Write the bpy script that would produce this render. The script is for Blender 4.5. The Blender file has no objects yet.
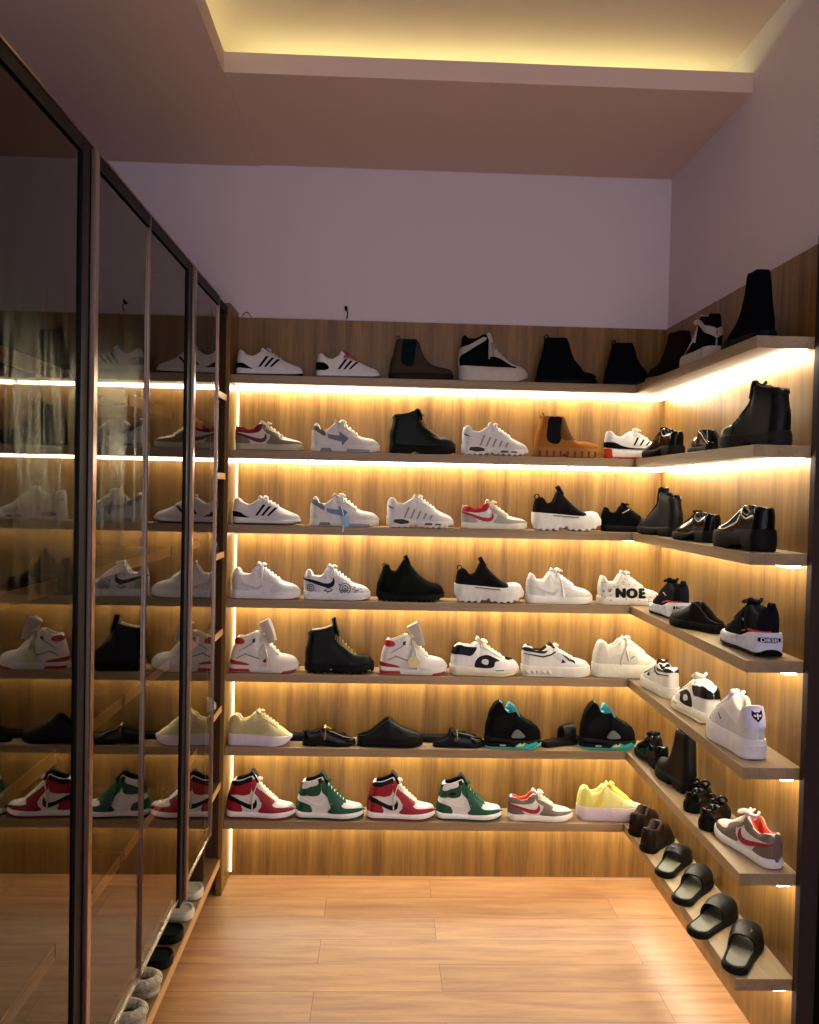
import bpy, math, random
from math import sin, cos, pi, sqrt, radians
from mathutils import Vector, Matrix
from mathutils.geometry import delaunay_2d_cdt
random.seed(7)
SC = bpy.context.scene
COL = SC.collection

# ------------------------------------------------------------------ camera, world, exposure
CAMP = Vector((0.6427, -3.6598, 1.7595)); YAW, PIT, ROL, FPX = 0.0335, -0.0265, 0.0221, 812.26
F_ = Vector((sin(YAW)*cos(PIT), cos(YAW)*cos(PIT), sin(PIT)))
R_ = Vector((cos(YAW), -sin(YAW), 0)); U_ = R_.cross(F_)
R2 = R_*cos(ROL) + U_*sin(ROL); U2 = -R_*sin(ROL) + U_*cos(ROL)
camd = bpy.data.cameras.new('camera'); cam = bpy.data.objects.new('camera', camd); COL.objects.link(cam)
camd.sensor_fit = 'HORIZONTAL'; camd.sensor_width = 36; camd.lens = FPX/819*36
M = Matrix((R2, U2, -F_)).transposed().to_4x4(); M.translation = CAMP
cam.matrix_world = M
camd.clip_start = .02
SC.camera = cam
SC.view_settings.view_transform = 'Standard'; SC.view_settings.look = 'None'
SC.view_settings.gamma = 1; SC.view_settings.use_curve_mapping = False
SC.view_settings.exposure = 0.0
W_ = bpy.data.worlds.new('world'); SC.world = W_; W_.use_nodes = True
bgn = W_.node_tree.nodes['Background']
bgn.inputs[0].default_value = (0.57, 0.54, 0.62, 1); bgn.inputs[1].default_value = 2.85
STRIP_W = 28.0       # strength of the shelf light strips
COVE_W = 24.0
STRIP_COL = (1.0, 0.91, 0.70)
COVE_COL = (0.90, 1.0, 0.45)

# ------------------------------------------------------------------ materials
MATS = {}
def nodes(name):
    m = bpy.data.materials.new(name); m.use_nodes = True
    nt = m.node_tree
    return m, nt, nt.nodes['Principled BSDF']
def lin(c):
    return tuple(((v/255)/12.92 if v/255 <= .04045 else ((v/255+.055)/1.055)**2.4) for v in c)
KIND = {'leather': (.42, .35, 60, .08), 'patent': (.12, .5, 20, .02), 'suede': (.95, .1, 160, .25), 'fabric': (.85, .15, 260, .3),
        'rubber': (.6, .3, 40, .05), 'lace': (.8, .2, 300, .2), 'fur': (1.0, .05, 90, .9), 'foam': (.5, .3, 50, .05), 'metal': (.3, .5, 30, .02)}
def mat(col, kind='leather'):
    key = (tuple(col), kind)
    if key in MATS: return MATS[key]
    m, nt, b = nodes(kind + '_%d_%d_%d' % tuple(col))
    r, sp, sc, bump = KIND[kind]
    c = lin(col)
    if max(col) < 60 and kind != 'metal': c = tuple(v*.55 for v in c); sp *= .42
    n = nt.nodes.new('ShaderNodeTexNoise'); n.inputs['Scale'].default_value = sc; n.inputs['Detail'].default_value = 3
    tc = nt.nodes.new('ShaderNodeTexCoord'); nt.links.new(tc.outputs['Object'], n.inputs['Vector'])
    mx = nt.nodes.new('ShaderNodeMix'); mx.data_type = 'RGBA'
    v = .16 if kind != 'fur' else .4
    mx.inputs['A'].default_value = (*[max(0, x*(1-v)) for x in c], 1); mx.inputs['B'].default_value = (*[min(1, x*(1+v*.6)) for x in c], 1)
    nt.links.new(n.outputs['Fac'], mx.inputs['Factor']); nt.links.new(mx.outputs['Result'], b.inputs['Base Color'])
    b.inputs['Roughness'].default_value = r; b.inputs['Specular IOR Level'].default_value = sp
    if kind == 'metal': b.inputs['Metallic'].default_value = 1
    bp = nt.nodes.new('ShaderNodeBump'); bp.inputs['Strength'].default_value = bump; bp.inputs['Distance'].default_value = .002 if kind != 'fur' else .01
    nt.links.new(n.outputs['Fac'], bp.inputs['Height']); nt.links.new(bp.outputs['Normal'], b.inputs['Normal'])
    MATS[key] = m
    return m
def wood(name, c1, c2, axis='Z', rough=.38, scale=1.0, spec=.4, peel=False):
    m, nt, b = nodes(name)
    geo = nt.nodes.new('ShaderNodeNewGeometry'); mp = nt.nodes.new('ShaderNodeMapping')
    nt.links.new(geo.outputs['Position'], mp.inputs['Vector'])
    s = {'Z': (10, 10, .5), 'X': (.6, 10, 10), 'Y': (10, .6, 10)}[axis]
    mp.inputs['Scale'].default_value = [v*scale for v in s]
    n1 = nt.nodes.new('ShaderNodeTexNoise'); n1.inputs['Scale'].default_value = 1.6; n1.inputs['Detail'].default_value = 6; n1.inputs['Roughness'].default_value = .62
    n1.inputs['Distortion'].default_value = .25
    mp2 = nt.nodes.new('ShaderNodeMapping'); mp2.inputs['Scale'].default_value = [v*scale*5 for v in s]
    nt.links.new(geo.outputs['Position'], mp2.inputs['Vector'])
    n2 = nt.nodes.new('ShaderNodeTexNoise'); n2.inputs['Scale'].default_value = 2.6; n2.inputs['Detail'].default_value = 4
    nt.links.new(mp.outputs[0], n1.inputs['Vector']); nt.links.new(mp2.outputs[0], n2.inputs['Vector'])
    add = nt.nodes.new('ShaderNodeMath'); add.operation = 'MULTIPLY_ADD'; add.inputs[1].default_value = .35
    nt.links.new(n2.outputs['Fac'], add.inputs[0]); nt.links.new(n1.outputs['Fac'], add.inputs[2])
    rp = nt.nodes.new('ShaderNodeValToRGB'); rp.color_ramp.elements[0].position = .42; rp.color_ramp.elements[1].position = .92
    rp.color_ramp.elements[0].color = (*lin(c1), 1); rp.color_ramp.elements[1].color = (*lin(c2), 1)
    nt.links.new(add.outputs[0], rp.inputs['Fac'])
    out = rp.outputs['Color']
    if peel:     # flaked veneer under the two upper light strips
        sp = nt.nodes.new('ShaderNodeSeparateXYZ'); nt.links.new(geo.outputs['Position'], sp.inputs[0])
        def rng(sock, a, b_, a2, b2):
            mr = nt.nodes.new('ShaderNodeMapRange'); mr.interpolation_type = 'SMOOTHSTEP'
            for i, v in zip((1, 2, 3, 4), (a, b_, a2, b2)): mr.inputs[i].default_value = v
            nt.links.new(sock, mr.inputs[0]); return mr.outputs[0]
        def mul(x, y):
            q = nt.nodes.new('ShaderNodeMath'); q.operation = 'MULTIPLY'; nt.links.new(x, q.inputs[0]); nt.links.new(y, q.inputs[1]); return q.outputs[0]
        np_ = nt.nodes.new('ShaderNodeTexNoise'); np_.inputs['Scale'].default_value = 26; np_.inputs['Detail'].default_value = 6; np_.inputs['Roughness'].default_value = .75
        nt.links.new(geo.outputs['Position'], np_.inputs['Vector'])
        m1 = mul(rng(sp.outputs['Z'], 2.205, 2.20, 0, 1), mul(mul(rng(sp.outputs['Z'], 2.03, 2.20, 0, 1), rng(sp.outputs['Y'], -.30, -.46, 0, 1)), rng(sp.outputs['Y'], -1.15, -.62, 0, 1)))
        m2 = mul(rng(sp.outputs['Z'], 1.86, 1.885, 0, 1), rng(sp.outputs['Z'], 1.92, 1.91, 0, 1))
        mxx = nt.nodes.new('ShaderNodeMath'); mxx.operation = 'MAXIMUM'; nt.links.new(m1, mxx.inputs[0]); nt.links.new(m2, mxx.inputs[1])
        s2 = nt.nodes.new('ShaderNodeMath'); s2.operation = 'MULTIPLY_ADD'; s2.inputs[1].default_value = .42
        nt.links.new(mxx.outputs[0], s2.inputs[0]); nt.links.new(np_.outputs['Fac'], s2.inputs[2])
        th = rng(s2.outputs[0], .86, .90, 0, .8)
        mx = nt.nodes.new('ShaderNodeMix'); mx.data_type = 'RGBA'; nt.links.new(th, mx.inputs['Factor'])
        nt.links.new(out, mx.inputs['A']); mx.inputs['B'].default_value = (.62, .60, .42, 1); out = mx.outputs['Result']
    nt.links.new(out, b.inputs['Base Color'])
    b.inputs['Roughness'].default_value = rough; b.inputs['Specular IOR Level'].default_value = spec
    return m
def paint(name, c, rough=.9):
    m, nt, b = nodes(name)
    n = nt.nodes.new('ShaderNodeTexNoise'); n.inputs['Scale'].default_value = 1.3
    mx = nt.nodes.new('ShaderNodeMix'); mx.data_type = 'RGBA'; c = lin(c)
    mx.inputs['A'].default_value = (*[x*.95 for x in c], 1); mx.inputs['B'].default_value = (*c, 1)
    nt.links.new(n.outputs['Fac'], mx.inputs['Factor']); nt.links.new(mx.outputs['Result'], b.inputs['Base Color'])
    b.inputs['Roughness'].default_value = rough
    return m
def plain(name, c, rough=.4, metal=0, spec=.5):
    m, nt, b = nodes(name)
    n = nt.nodes.new('ShaderNodeTexNoise'); n.inputs['Scale'].default_value = 30
    mr = nt.nodes.new('ShaderNodeMapRange'); mr.inputs[3].default_value = rough*.85; mr.inputs[4].default_value = min(1, rough*1.15)
    nt.links.new(n.outputs['Fac'], mr.inputs[0]); nt.links.new(mr.outputs[0], b.inputs['Roughness'])
    b.inputs['Base Color'].default_value = (*lin(c), 1); b.inputs['Metallic'].default_value = metal; b.inputs['Specular IOR Level'].default_value = spec
    return m
def emit(name, c, s):
    m = bpy.data.materials.new(name); m.use_nodes = True; nt = m.node_tree
    nt.nodes.remove(nt.nodes['Principled BSDF']); e = nt.nodes.new('ShaderNodeEmission')
    e.inputs[0].default_value = (*c, 1); e.inputs[1].default_value = s
    nt.links.new(e.outputs[0], nt.nodes['Material Output'].inputs[0]); return m
def glass_front():
    m = bpy.data.materials.new('tinted_glass'); m.use_nodes = True; nt = m.node_tree
    nt.nodes.remove(nt.nodes['Principled BSDF']); L = nt.links.new
    tr = nt.nodes.new('ShaderNodeBsdfTransparent'); tr.inputs[0].default_value = (.74, .70, .62, 1)
    gl = nt.nodes.new('ShaderNodeBsdfGlossy'); gl.inputs['Color'].default_value = (.95, .90, .82, 1)
    fr = nt.nodes.new('ShaderNodeFresnel'); fr.inputs[0].default_value = 1.58
    geo = nt.nodes.new('ShaderNodeNewGeometry')
    sp = nt.nodes.new('ShaderNodeSeparateXYZ'); L(geo.outputs['Position'], sp.inputs[0])
    # wiping smears on the two nearest panes
    mp = nt.nodes.new('ShaderNodeMapping'); mp.inputs['Rotation'].default_value = (radians(16), 0, 0); mp.inputs['Scale'].default_value = (1, 11, 1.1)
    L(geo.outputs['Position'], mp.inputs[0])
    n = nt.nodes.new('ShaderNodeTexNoise'); n.inputs['Scale'].default_value = 2.0; n.inputs['Detail'].default_value = 5; n.inputs['Distortion'].default_value = .9
    L(mp.outputs[0], n.inputs['Vector'])
    def rng(s, a, b, c, d):
        mr = nt.nodes.new('ShaderNodeMapRange'); mr.interpolation_type = 'SMOOTHSTEP'
        for i, v in zip((1, 2, 3, 4), (a, b, c, d)): mr.inputs[i].default_value = v
        L(s, mr.inputs[0]); return mr.outputs[0]
    def mul(x, y):
        q = nt.nodes.new('ShaderNodeMath'); q.operation = 'MULTIPLY'; L(x, q.inputs[0]); L(y, q.inputs[1]); return q.outputs[0]
    z = sp.outputs['Z']; y = sp.outputs['Y']
    mask = mul(mul(rng(z, 1.35, 1.8, 0, 1), rng(z, 2.25, 1.95, 0, 1)), rng(y, -1.28, -1.42, 0, 1))
    st = mul(mask, rng(n.outputs['Fac'], .38, .62, 0, 1))
    rr = nt.nodes.new('ShaderNodeMapRange'); rr.inputs[3].default_value = .012; rr.inputs[4].default_value = .02; L(st, rr.inputs[0])
    L(rr.outputs[0], gl.inputs['Roughness'])
    gl2 = nt.nodes.new('ShaderNodeBsdfGlossy'); gl2.inputs['Roughness'].default_value = .32; gl2.inputs['Color'].default_value = (.95, 1, .85, 1)
    g = nt.nodes.new('ShaderNodeMixShader'); w = nt.nodes.new('ShaderNodeMath'); w.operation = 'MULTIPLY'; w.inputs[1].default_value = .8
    L(st, w.inputs[0]); L(w.outputs[0], g.inputs[0]); L(gl.outputs[0], g.inputs[1]); L(gl2.outputs[0], g.inputs[2])
    ms = nt.nodes.new('ShaderNodeMixShader'); L(fr.outputs[0], ms.inputs[0]); L(tr.outputs[0], ms.inputs[1]); L(g.outputs[0], ms.inputs[2])
    L(ms.outputs[0], nt.nodes['Material Output'].inputs[0]); return m
def glass_back():
    m = bpy.data.materials.new('tinted_glass_rear'); m.use_nodes = True; nt = m.node_tree
    nt.nodes.remove(nt.nodes['Principled BSDF']); tr = nt.nodes.new('ShaderNodeBsdfTransparent'); tr.inputs[0].default_value = (.88, .86, .82, 1)
    nt.links.new(tr.outputs[0], nt.nodes['Material Output'].inputs[0]); return m
def floor_mat():
    m, nt, b = nodes('laminate_planks'); L = nt.links.new
    geo = nt.nodes.new('ShaderNodeNewGeometry')
    mp0 = nt.nodes.new('ShaderNodeMapping'); mp0.inputs['Location'].default_value = (.33, .03, 0); L(geo.outputs['Position'], mp0.inputs[0])
    br = nt.nodes.new('ShaderNodeTexBrick'); br.offset = .37; br.offset_frequency = 2
    L(mp0.outputs[0], br.inputs['Vector'])
    br.inputs['Color1'].default_value = (0, 0, 0, 1); br.inputs['Color2'].default_value = (1, 1, 1, 1); br.inputs['Mortar'].default_value = (.5, .5, .5, 1)
    br.inputs['Scale'].default_value = 1; br.inputs['Mortar Size'].default_value = .0012; br.inputs['Mortar Smooth'].default_value = .2
    br.inputs['Brick Width'].default_value = 1.22; br.inputs['Row Height'].default_value = .165
    mp = nt.nodes.new('ShaderNodeMapping'); mp.inputs['Scale'].default_value = (.9, 9, 1); L(geo.outputs['Position'], mp.inputs[0])
    ad = nt.nodes.new('ShaderNodeVectorMath'); ad.operation = 'ADD'; L(mp.outputs[0], ad.inputs[0]); 
    sc = nt.nodes.new('ShaderNodeVectorMath'); sc.operation = 'SCALE'; sc.inputs['Scale'].default_value = 7; L(br.outputs['Color'], sc.inputs[0]); L(sc.outputs[0], ad.inputs[1])
    n = nt.nodes.new('ShaderNodeTexNoise'); n.inputs['Scale'].default_value = 2.4; n.inputs['Detail'].default_value = 8; n.inputs['Roughness'].default_value = .65; n.inputs['Distortion'].default_value = .4
    L(ad.outputs[0], n.inputs['Vector'])
    rp = nt.nodes.new('ShaderNodeValToRGB'); e = rp.color_ramp.elements
    e[0].position = .3; e[0].color = (*lin((146, 96, 58)), 1); e[1].position = .72; e[1].color = (*lin((194, 146, 98)), 1)
    L(n.outputs['Fac'], rp.inputs['Fac'])
    mx = nt.nodes.new('ShaderNodeMix'); mx.data_type = 'RGBA'; mx.blend_type = 'MULTIPLY'; mx.inputs['Factor'].default_value = 1
    L(rp.outputs['Color'], mx.inputs['A'])
    r2 = nt.nodes.new('ShaderNodeMapRange'); r2.inputs[3].default_value = .86; r2.inputs[4].default_value = 1.06
    L(br.outputs['Color'], r2.inputs[0])
    L(r2.outputs[0], mx.inputs['B'])
    m3 = nt.nodes.new('ShaderNodeMix'); m3.data_type = 'RGBA'; L(br.outputs['Fac'], m3.inputs['Factor']); L(mx.outputs['Result'], m3.inputs['A'])
    m3.inputs['B'].default_value = (*lin((112, 74, 44)), 1)
    L(m3.outputs['Result'], b.inputs['Base Color'])
    b.inputs['Roughness'].default_value = .36; b.inputs['Specular IOR Level'].default_value = .45
    return m
OAK = wood('oak_panel', (84, 55, 24), (158, 117, 58), 'Z')
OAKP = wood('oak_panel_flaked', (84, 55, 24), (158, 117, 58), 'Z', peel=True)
SHX = wood('shelf_wood_long', (126, 104, 78), (166, 140, 106), 'X', rough=.42)
SHY = wood('shelf_wood_deep', (126, 104, 78), (166, 140, 106), 'Y', rough=.42)
BAYW = wood('bay_wood', (58, 40, 26), (84, 60, 40), 'Z', rough=.8, spec=.1)
DARKW = wood('dark_walnut', (44, 33, 30), (62, 47, 42), 'Z', rough=.7, spec=.15)
EDGE = wood('lit_edge_wood', (176, 130, 78), (206, 160, 104), 'Y', rough=.5)  # pale tone puts the light on shelf and ledge fronts into the colour
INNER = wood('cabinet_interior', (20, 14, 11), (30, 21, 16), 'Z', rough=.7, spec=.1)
WALL = paint('lilac_white_paint', (220, 208, 214)); CEIL = paint('ceiling_paint', (216, 192, 180))
BLACKM = plain('black_anodised', (10, 7, 8), .5, 0, .18); BRONZE = plain('brushed_bronze', (176, 150, 140), .28, 1)
STEEL = plain('steel', (200, 196, 190), .25, 1)
LED = emit('strip_light', STRIP_COL, STRIP_W); LED2 = emit('corner_strip_light', (1.0, .80, .38), 5.0); COVE = emit('cove_light', COVE_COL, COVE_W)
GF, GB = glass_front(), glass_back()

# ------------------------------------------------------------------ mesh helpers
class MB:
    def __init__(s): s.v = []; s.f = []; s.m = []
    def box(s, a, b, mi=0, bev=0.0):
        x0, y0, z0 = a; x1, y1, z1 = b
        if bev <= 0:
            i = len(s.v)
            s.v += [(x0,y0,z0),(x1,y0,z0),(x1,y1,z0),(x0,y1,z0),(x0,y0,z1),(x1,y0,z1),(x1,y1,z1),(x0,y1,z1)]
            q = [(0,3,2,1),(4,5,6,7),(0,1,5,4),(1,2,6,5),(2,3,7,6),(3,0,4,7)]
            s.f += [tuple(i+k for k in t) for t in q]; s.m += [mi]*6
            return
        # chamfered box: 24 verts
        i = len(s.v); P = []
        for cx, dx in ((x0, 1), (x1, -1)):
            for cy, dy in ((y0, 1), (y1, -1)):
                for cz, dz in ((z0, 1), (z1, -1)):
                    P.append((cx, cy+dy*bev, cz+dz*bev)); P.append((cx+dx*bev, cy, cz+dz*bev)); P.append((cx+dx*bev, cy+dy*bev, cz))
        s.v += P
        def id(a, b, c, k): return i + ((a*2+b)*2+c)*3+k
        F = []
        F.append([id(0,0,0,0), id(0,0,1,0), id(0,1,1,0), id(0,1,0,0)]); F.append([id(1,0,0,0), id(1,1,0,0), id(1,1,1,0), id(1,0,1,0)])
        F.append([id(0,0,0,1), id(1,0,0,1), id(1,0,1,1), id(0,0,1,1)]); F.append([id(0,1,0,1), id(0,1,1,1), id(1,1,1,1), id(1,1,0,1)])
        F.append([id(0,0,0,2), id(0,1,0,2), id(1,1,0,2), id(1,0,0,2)]); F.append([id(0,0,1,2), id(1,0,1,2), id(1,1,1,2), id(0,1,1,2)])
        for b_ in (0, 1):
            for c in (0, 1): F.append([id(0,b_,c,1), id(1,b_,c,1), id(1,b_,c,2), id(0,b_,c,2)])
        for a_ in (0, 1):
            for c in (0, 1): F.append([id(a_,0,c,0), id(a_,1,c,0), id(a_,1,c,2), id(a_,0,c,2)])
        for a_ in (0, 1):
            for b_ in (0, 1): F.append([id(a_,b_,0,0), id(a_,b_,1,0), id(a_,b_,1,1), id(a_,b_,0,1)])
        for a_ in (0, 1):
            for b_ in (0, 1):
                for c in (0, 1): F.append([id(a_,b_,c,0), id(a_,b_,c,1), id(a_,b_,c,2)])
        s.f += [tuple(t) for t in F]; s.m += [mi]*len(F)
    def tube(s, pts, r, mi=0, n=6, flat=1.0):
        pts = [Vector(p) for p in pts]; base = len(s.v); prev = None
        rr = r if isinstance(r, (list, tuple)) else [r]*len(pts)
        for k, p in enumerate(pts):
            t = (pts[min(k+1, len(pts)-1)] - pts[max(k-1, 0)])
            if t.length < 1e-9: t = Vector((1, 0, 0))
            t.normalize()
            if prev is None:
                a = Vector((0, 0, 1)) if abs(t.z) < .9 else Vector((1, 0, 0)); u = t.cross(a).normalized()
            else:
                u = (prev - t*prev.dot(t))
                u = u.normalized() if u.length > 1e-6 else t.orthogonal().normalized()
            w = t.cross(u); prev = u
            for j in range(n):
                a = 2*pi*j/n; s.v.append(tuple(p + (u*cos(a) + w*sin(a)*flat)*rr[k]))
        for k in range(len(pts)-1):
            for j in range(n):
                a = base+k*n+j; b = base+k*n+(j+1) % n; s.f.append((a, b, b+n, a+n)); s.m.append(mi)
        s.f.append(tuple(base+j for j in range(n))[::-1]); s.m.append(mi)
        e = base+(len(pts)-1)*n; s.f.append(tuple(e+j for j in range(n))); s.m.append(mi)
    def grid(s, rows, mi=0, close=False):
        i = len(s.v); nr = len(rows); nc = len(rows[0])
        for r in rows: s.v += [tuple(p) for p in r]
        for a in range(nr-1):
            for b in range(nc-1 if not close else nc):
                b2 = (b+1) % nc
                s.f.append((i+a*nc+b, i+a*nc+b2, i+(a+1)*nc+b2, i+(a+1)*nc+b)); s.m.append(mi)
        return i
    def cap(s, idx, mi=0): s.f.append(tuple(idx)); s.m.append(mi)
    def mesh(s, name, mats, smooth=True, angle=40, fix=True):
        me = bpy.data.meshes.new(name); me.from_pydata([tuple(v) for v in s.v], [], s.f)
        for m in mats: me.materials.append(m)
        me.polygons.foreach_set('material_index', s.m)
        import bmesh
        bm = bmesh.new(); bm.from_mesh(me); bmesh.ops.remove_doubles(bm, verts=bm.verts, dist=1e-5)
        bmesh.ops.dissolve_degenerate(bm, edges=bm.edges, dist=1e-6)
        if fix: bmesh.ops.recalc_face_normals(bm, faces=bm.faces)
        bm.to_mesh(me); bm.free()
        if smooth:
            me.shade_smooth(); me.set_sharp_from_angle(angle=radians(angle))
        return me
    def build(s, name, mats, parent=None, **k):
        o = bpy.data.objects.new(name, s.mesh(name, mats if isinstance(mats, list) else [mats], **k)); COL.objects.link(o)
        if parent is not None: o.parent = parent
        return o
def tag(o, label=None, cat=None, group=None, kind=None):
    for k, v in (('label', label), ('category', cat), ('group', group), ('kind', kind)):
        if v: o[k] = v
    return o
def empty(name, loc=(0, 0, 0), rz=0):
    o = bpy.data.objects.new(name, None); COL.objects.link(o); o.location = loc; o.rotation_euler = (0, 0, rz); o.empty_display_size = .05
    return o
def copy_tree(o, parent=None):
    c = o.copy(); COL.objects.link(c)
    if parent is not None: c.parent = parent
    for ch in list(o.children): copy_tree(ch, c)
    return c
def box(name, a, b, m, parent=None, bev=0, kind=None):
    mb = MB(); mb.box(a, b, 0, bev); o = mb.build(name, m, parent, smooth=False)
    if kind: o['kind'] = kind
    return o

# ------------------------------------------------------------------ dimensions
W = 1.9105; DB = .1678; DR = .1792; LR = 1.2979; T = .036; ZT = 2.513; ZC = 3.194; ZU = 3.385
ZK = {k: .3175 + (7-k)*.32 for k in range(1, 8)}

# ------------------------------------------------------------------ room shell
YF = -5.2
fo = box('floor', (-.72, YF, -.05), (2.6, .06, 0), floor_mat(), kind='structure')
box('wall_back', (-.72, .02, 0), (2.1, .12, 3.5), WALL, kind='structure')
mbw = MB(); mbw.box((W+.012, -1.31, 0), (W+.12, .02, 3.5)); mbw.box((W+.012, YF, 2.58), (W+.12, -1.31, 3.5))
o = mbw.build('wall_right', WALL, smooth=False); o['kind'] = 'structure'
box('wall_left', (-.80, YF, 0), (-.70, .02, 3.5), WALL, kind='structure')
box('wall_side', (2.5, YF, 0), (2.6, -1.2, 2.6), plain('passage_darkness', (26, 22, 24), .8), kind='structure')  # darkness of the unlit passage put into the wall colour
# ceiling: dropped slabs around a raised tray
mbc = MB()
mbc.box((-.72, -.7855, ZC), (2.0, .02, ZC+.03)); mbc.box((.0618, -.7855, ZC+.03), (W+.012, -.7655, ZC+.070))
mbc.box((-.72, YF, ZC-.006), (.0618, -.7855, ZC+.03)); mbc.box((-.72, -.7855, ZC-.006), (.0618, .02, ZC))
mbc.box((.0418, YF, ZC+.03), (.0618, -.7855, ZC+.070))
mbc.box((-.72, YF, ZU), (2.1, .02, ZU+.1))
o = mbc.build('ceiling', CEIL, smooth=False, fix=False); o['kind'] = 'structure'
mb = MB(); mb.box((.08, -.53, ZC+.032), (1.90, -.515, ZC+.04)); t = mb.build('cove_light_strip', COVE, smooth=False)
tag(t, 'yellow-green light strip hidden on the ledge along the back of the ceiling tray', 'light strip', 'ceiling cove lights')
mb = MB(); mb.box((-.16, -3.2, ZC+.032), (-.145, -.60, ZC+.04)); t = mb.build('cove_light_strip', COVE, smooth=False)
tag(t, 'yellow-green light strip hidden along the side of the ceiling tray above the glass doors', 'light strip', 'ceiling cove lights')

# ------------------------------------------------------------------ shelving on the back wall
bu = empty('shelving_unit', (W/2, 0, 0)); tag(bu, 'wide light-oak wall shelving across the back, seven lit shelves', 'shelving')
def rel(o, root):      # children built in world coordinates
    o.location = -Vector(root.location) if root.rotation_euler.z == 0 else o.location
    return o
def rbox(name, a, b, m, root, bev=0):
    o = box(name, a, b, m, root, bev); return rel(o, root)
rbox('back_panel', (-.044, .0, 0.0), (W, .018, ZT), OAK, bu)
rbox('side_panel', (-.040, -.19, 0.0), (-.014, 0, ZT+.02), OAK, bu, .0015)
for k in range(1, 8):
    z = ZK[k]
    sh = rbox('shelf', (-.0135, -DB, z-T), (W-DR-.001, -.001, z), SHX, bu, .001)
    st = rbox('light_strip', (-.011, -.056, z-T-(.013 if k < 3 else .005)), (W-DR-.0015, -.020, z-T), LED, sh); st.location = (0, 0, 0)
for k in range(1, 8):
    z0_ = .02 if k == 7 else ZK[k+1]+.002
    rbox('corner_light_strip', (-.012, -.010, z0_), (-.006, -.001, ZK[k]-T-.015), LED2, bu)
# ------------------------------------------------------------------ shelving on the right wall
ru = empty('shelving_unit', (W, -LR/2, 0)); tag(ru, 'narrow oak wall shelving running along the side wall towards the viewer', 'shelving')
rbox('side_wall_panel', (W-.001, -LR, 0), (W+.012, -.001, ZT), OAKP, ru)
rbox('end_post', (W-.008, -LR-.030, 0), (W+.045, -LR-.001, ZT+.02), DARKW, ru, .001)
for k in range(1, 8):
    z = ZK[k]
    sh = rbox('shelf', (W-DR, -LR, z-T), (W-.001, -.001, z), SHY, ru, .001)
    zz = z-T-(.013 if k < 3 else .008); mb = MB(); mb.box((W-.056, -LR+.012, zz), (W-.020, -.020, z-T)); mb.box((W-DR+.001, -.056, zz), (W-.056, -.020, z-T))
    st = mb.build('light_strip', LED, sh, smooth=False)
box('dark_opening_slab', (W+.046, -1.36, 0), (W+.30, -1.3105, 2.58), plain('opening_darkness', (20, 16, 17), .9, 0, .05), kind='structure')  # near-black slab stands in for the darkness of the opening past the post

# ------------------------------------------------------------------ glass wardrobe on the left
wr = empty('wardrobe', (-.3, -1.3, 0)); tag(wr, 'tall fitted wardrobe with dark reflective glass doors in thin black frames', 'wardrobe')
XD = -.022
YS = [-2.28, -1.80, -1.345, -.84, -.385]
CB, CT = .345, 2.515
LEDGE = .165
def wp(name, a, b, m, bev=0): return rbox(name, a, b, m, wr, bev)
bb_ = wp('base_board', (-.60, -2.28, LEDGE-.035), (XD-.004, -.193, LEDGE), wood('ledge_wood', (98, 70, 38), (140, 104, 62), 'Y', rough=.5))
eb_ = wp('lit_edge_band', (XD-.004, -2.28, LEDGE-.035), (XD, -.193, LEDGE), EDGE); eb_.parent = bb_; eb_.location = (0, 0, 0)
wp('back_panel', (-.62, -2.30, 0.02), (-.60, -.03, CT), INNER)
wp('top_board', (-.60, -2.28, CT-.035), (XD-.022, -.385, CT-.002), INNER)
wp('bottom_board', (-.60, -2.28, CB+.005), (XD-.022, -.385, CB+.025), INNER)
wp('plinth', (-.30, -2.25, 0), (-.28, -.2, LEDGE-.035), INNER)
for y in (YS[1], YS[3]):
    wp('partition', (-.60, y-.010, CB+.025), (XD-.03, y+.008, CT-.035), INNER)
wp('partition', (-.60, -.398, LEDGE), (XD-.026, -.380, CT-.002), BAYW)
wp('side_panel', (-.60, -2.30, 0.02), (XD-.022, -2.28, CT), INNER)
for z in (2.013, 1.547, 1.162, .712):
    for a, b in zip(YS[:-1], YS[1:]):
        s_ = wp('shelf', (-.58, a+.012, z-.03), (-.078, b-.012, z), INNER)
        e_ = wp('lit_edge_band', (-.0779, a+.012, z-.03), (-.075, b-.03, z), EDGE); 
        e_.parent = s_; e_.location = (0, 0, 0)
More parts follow.
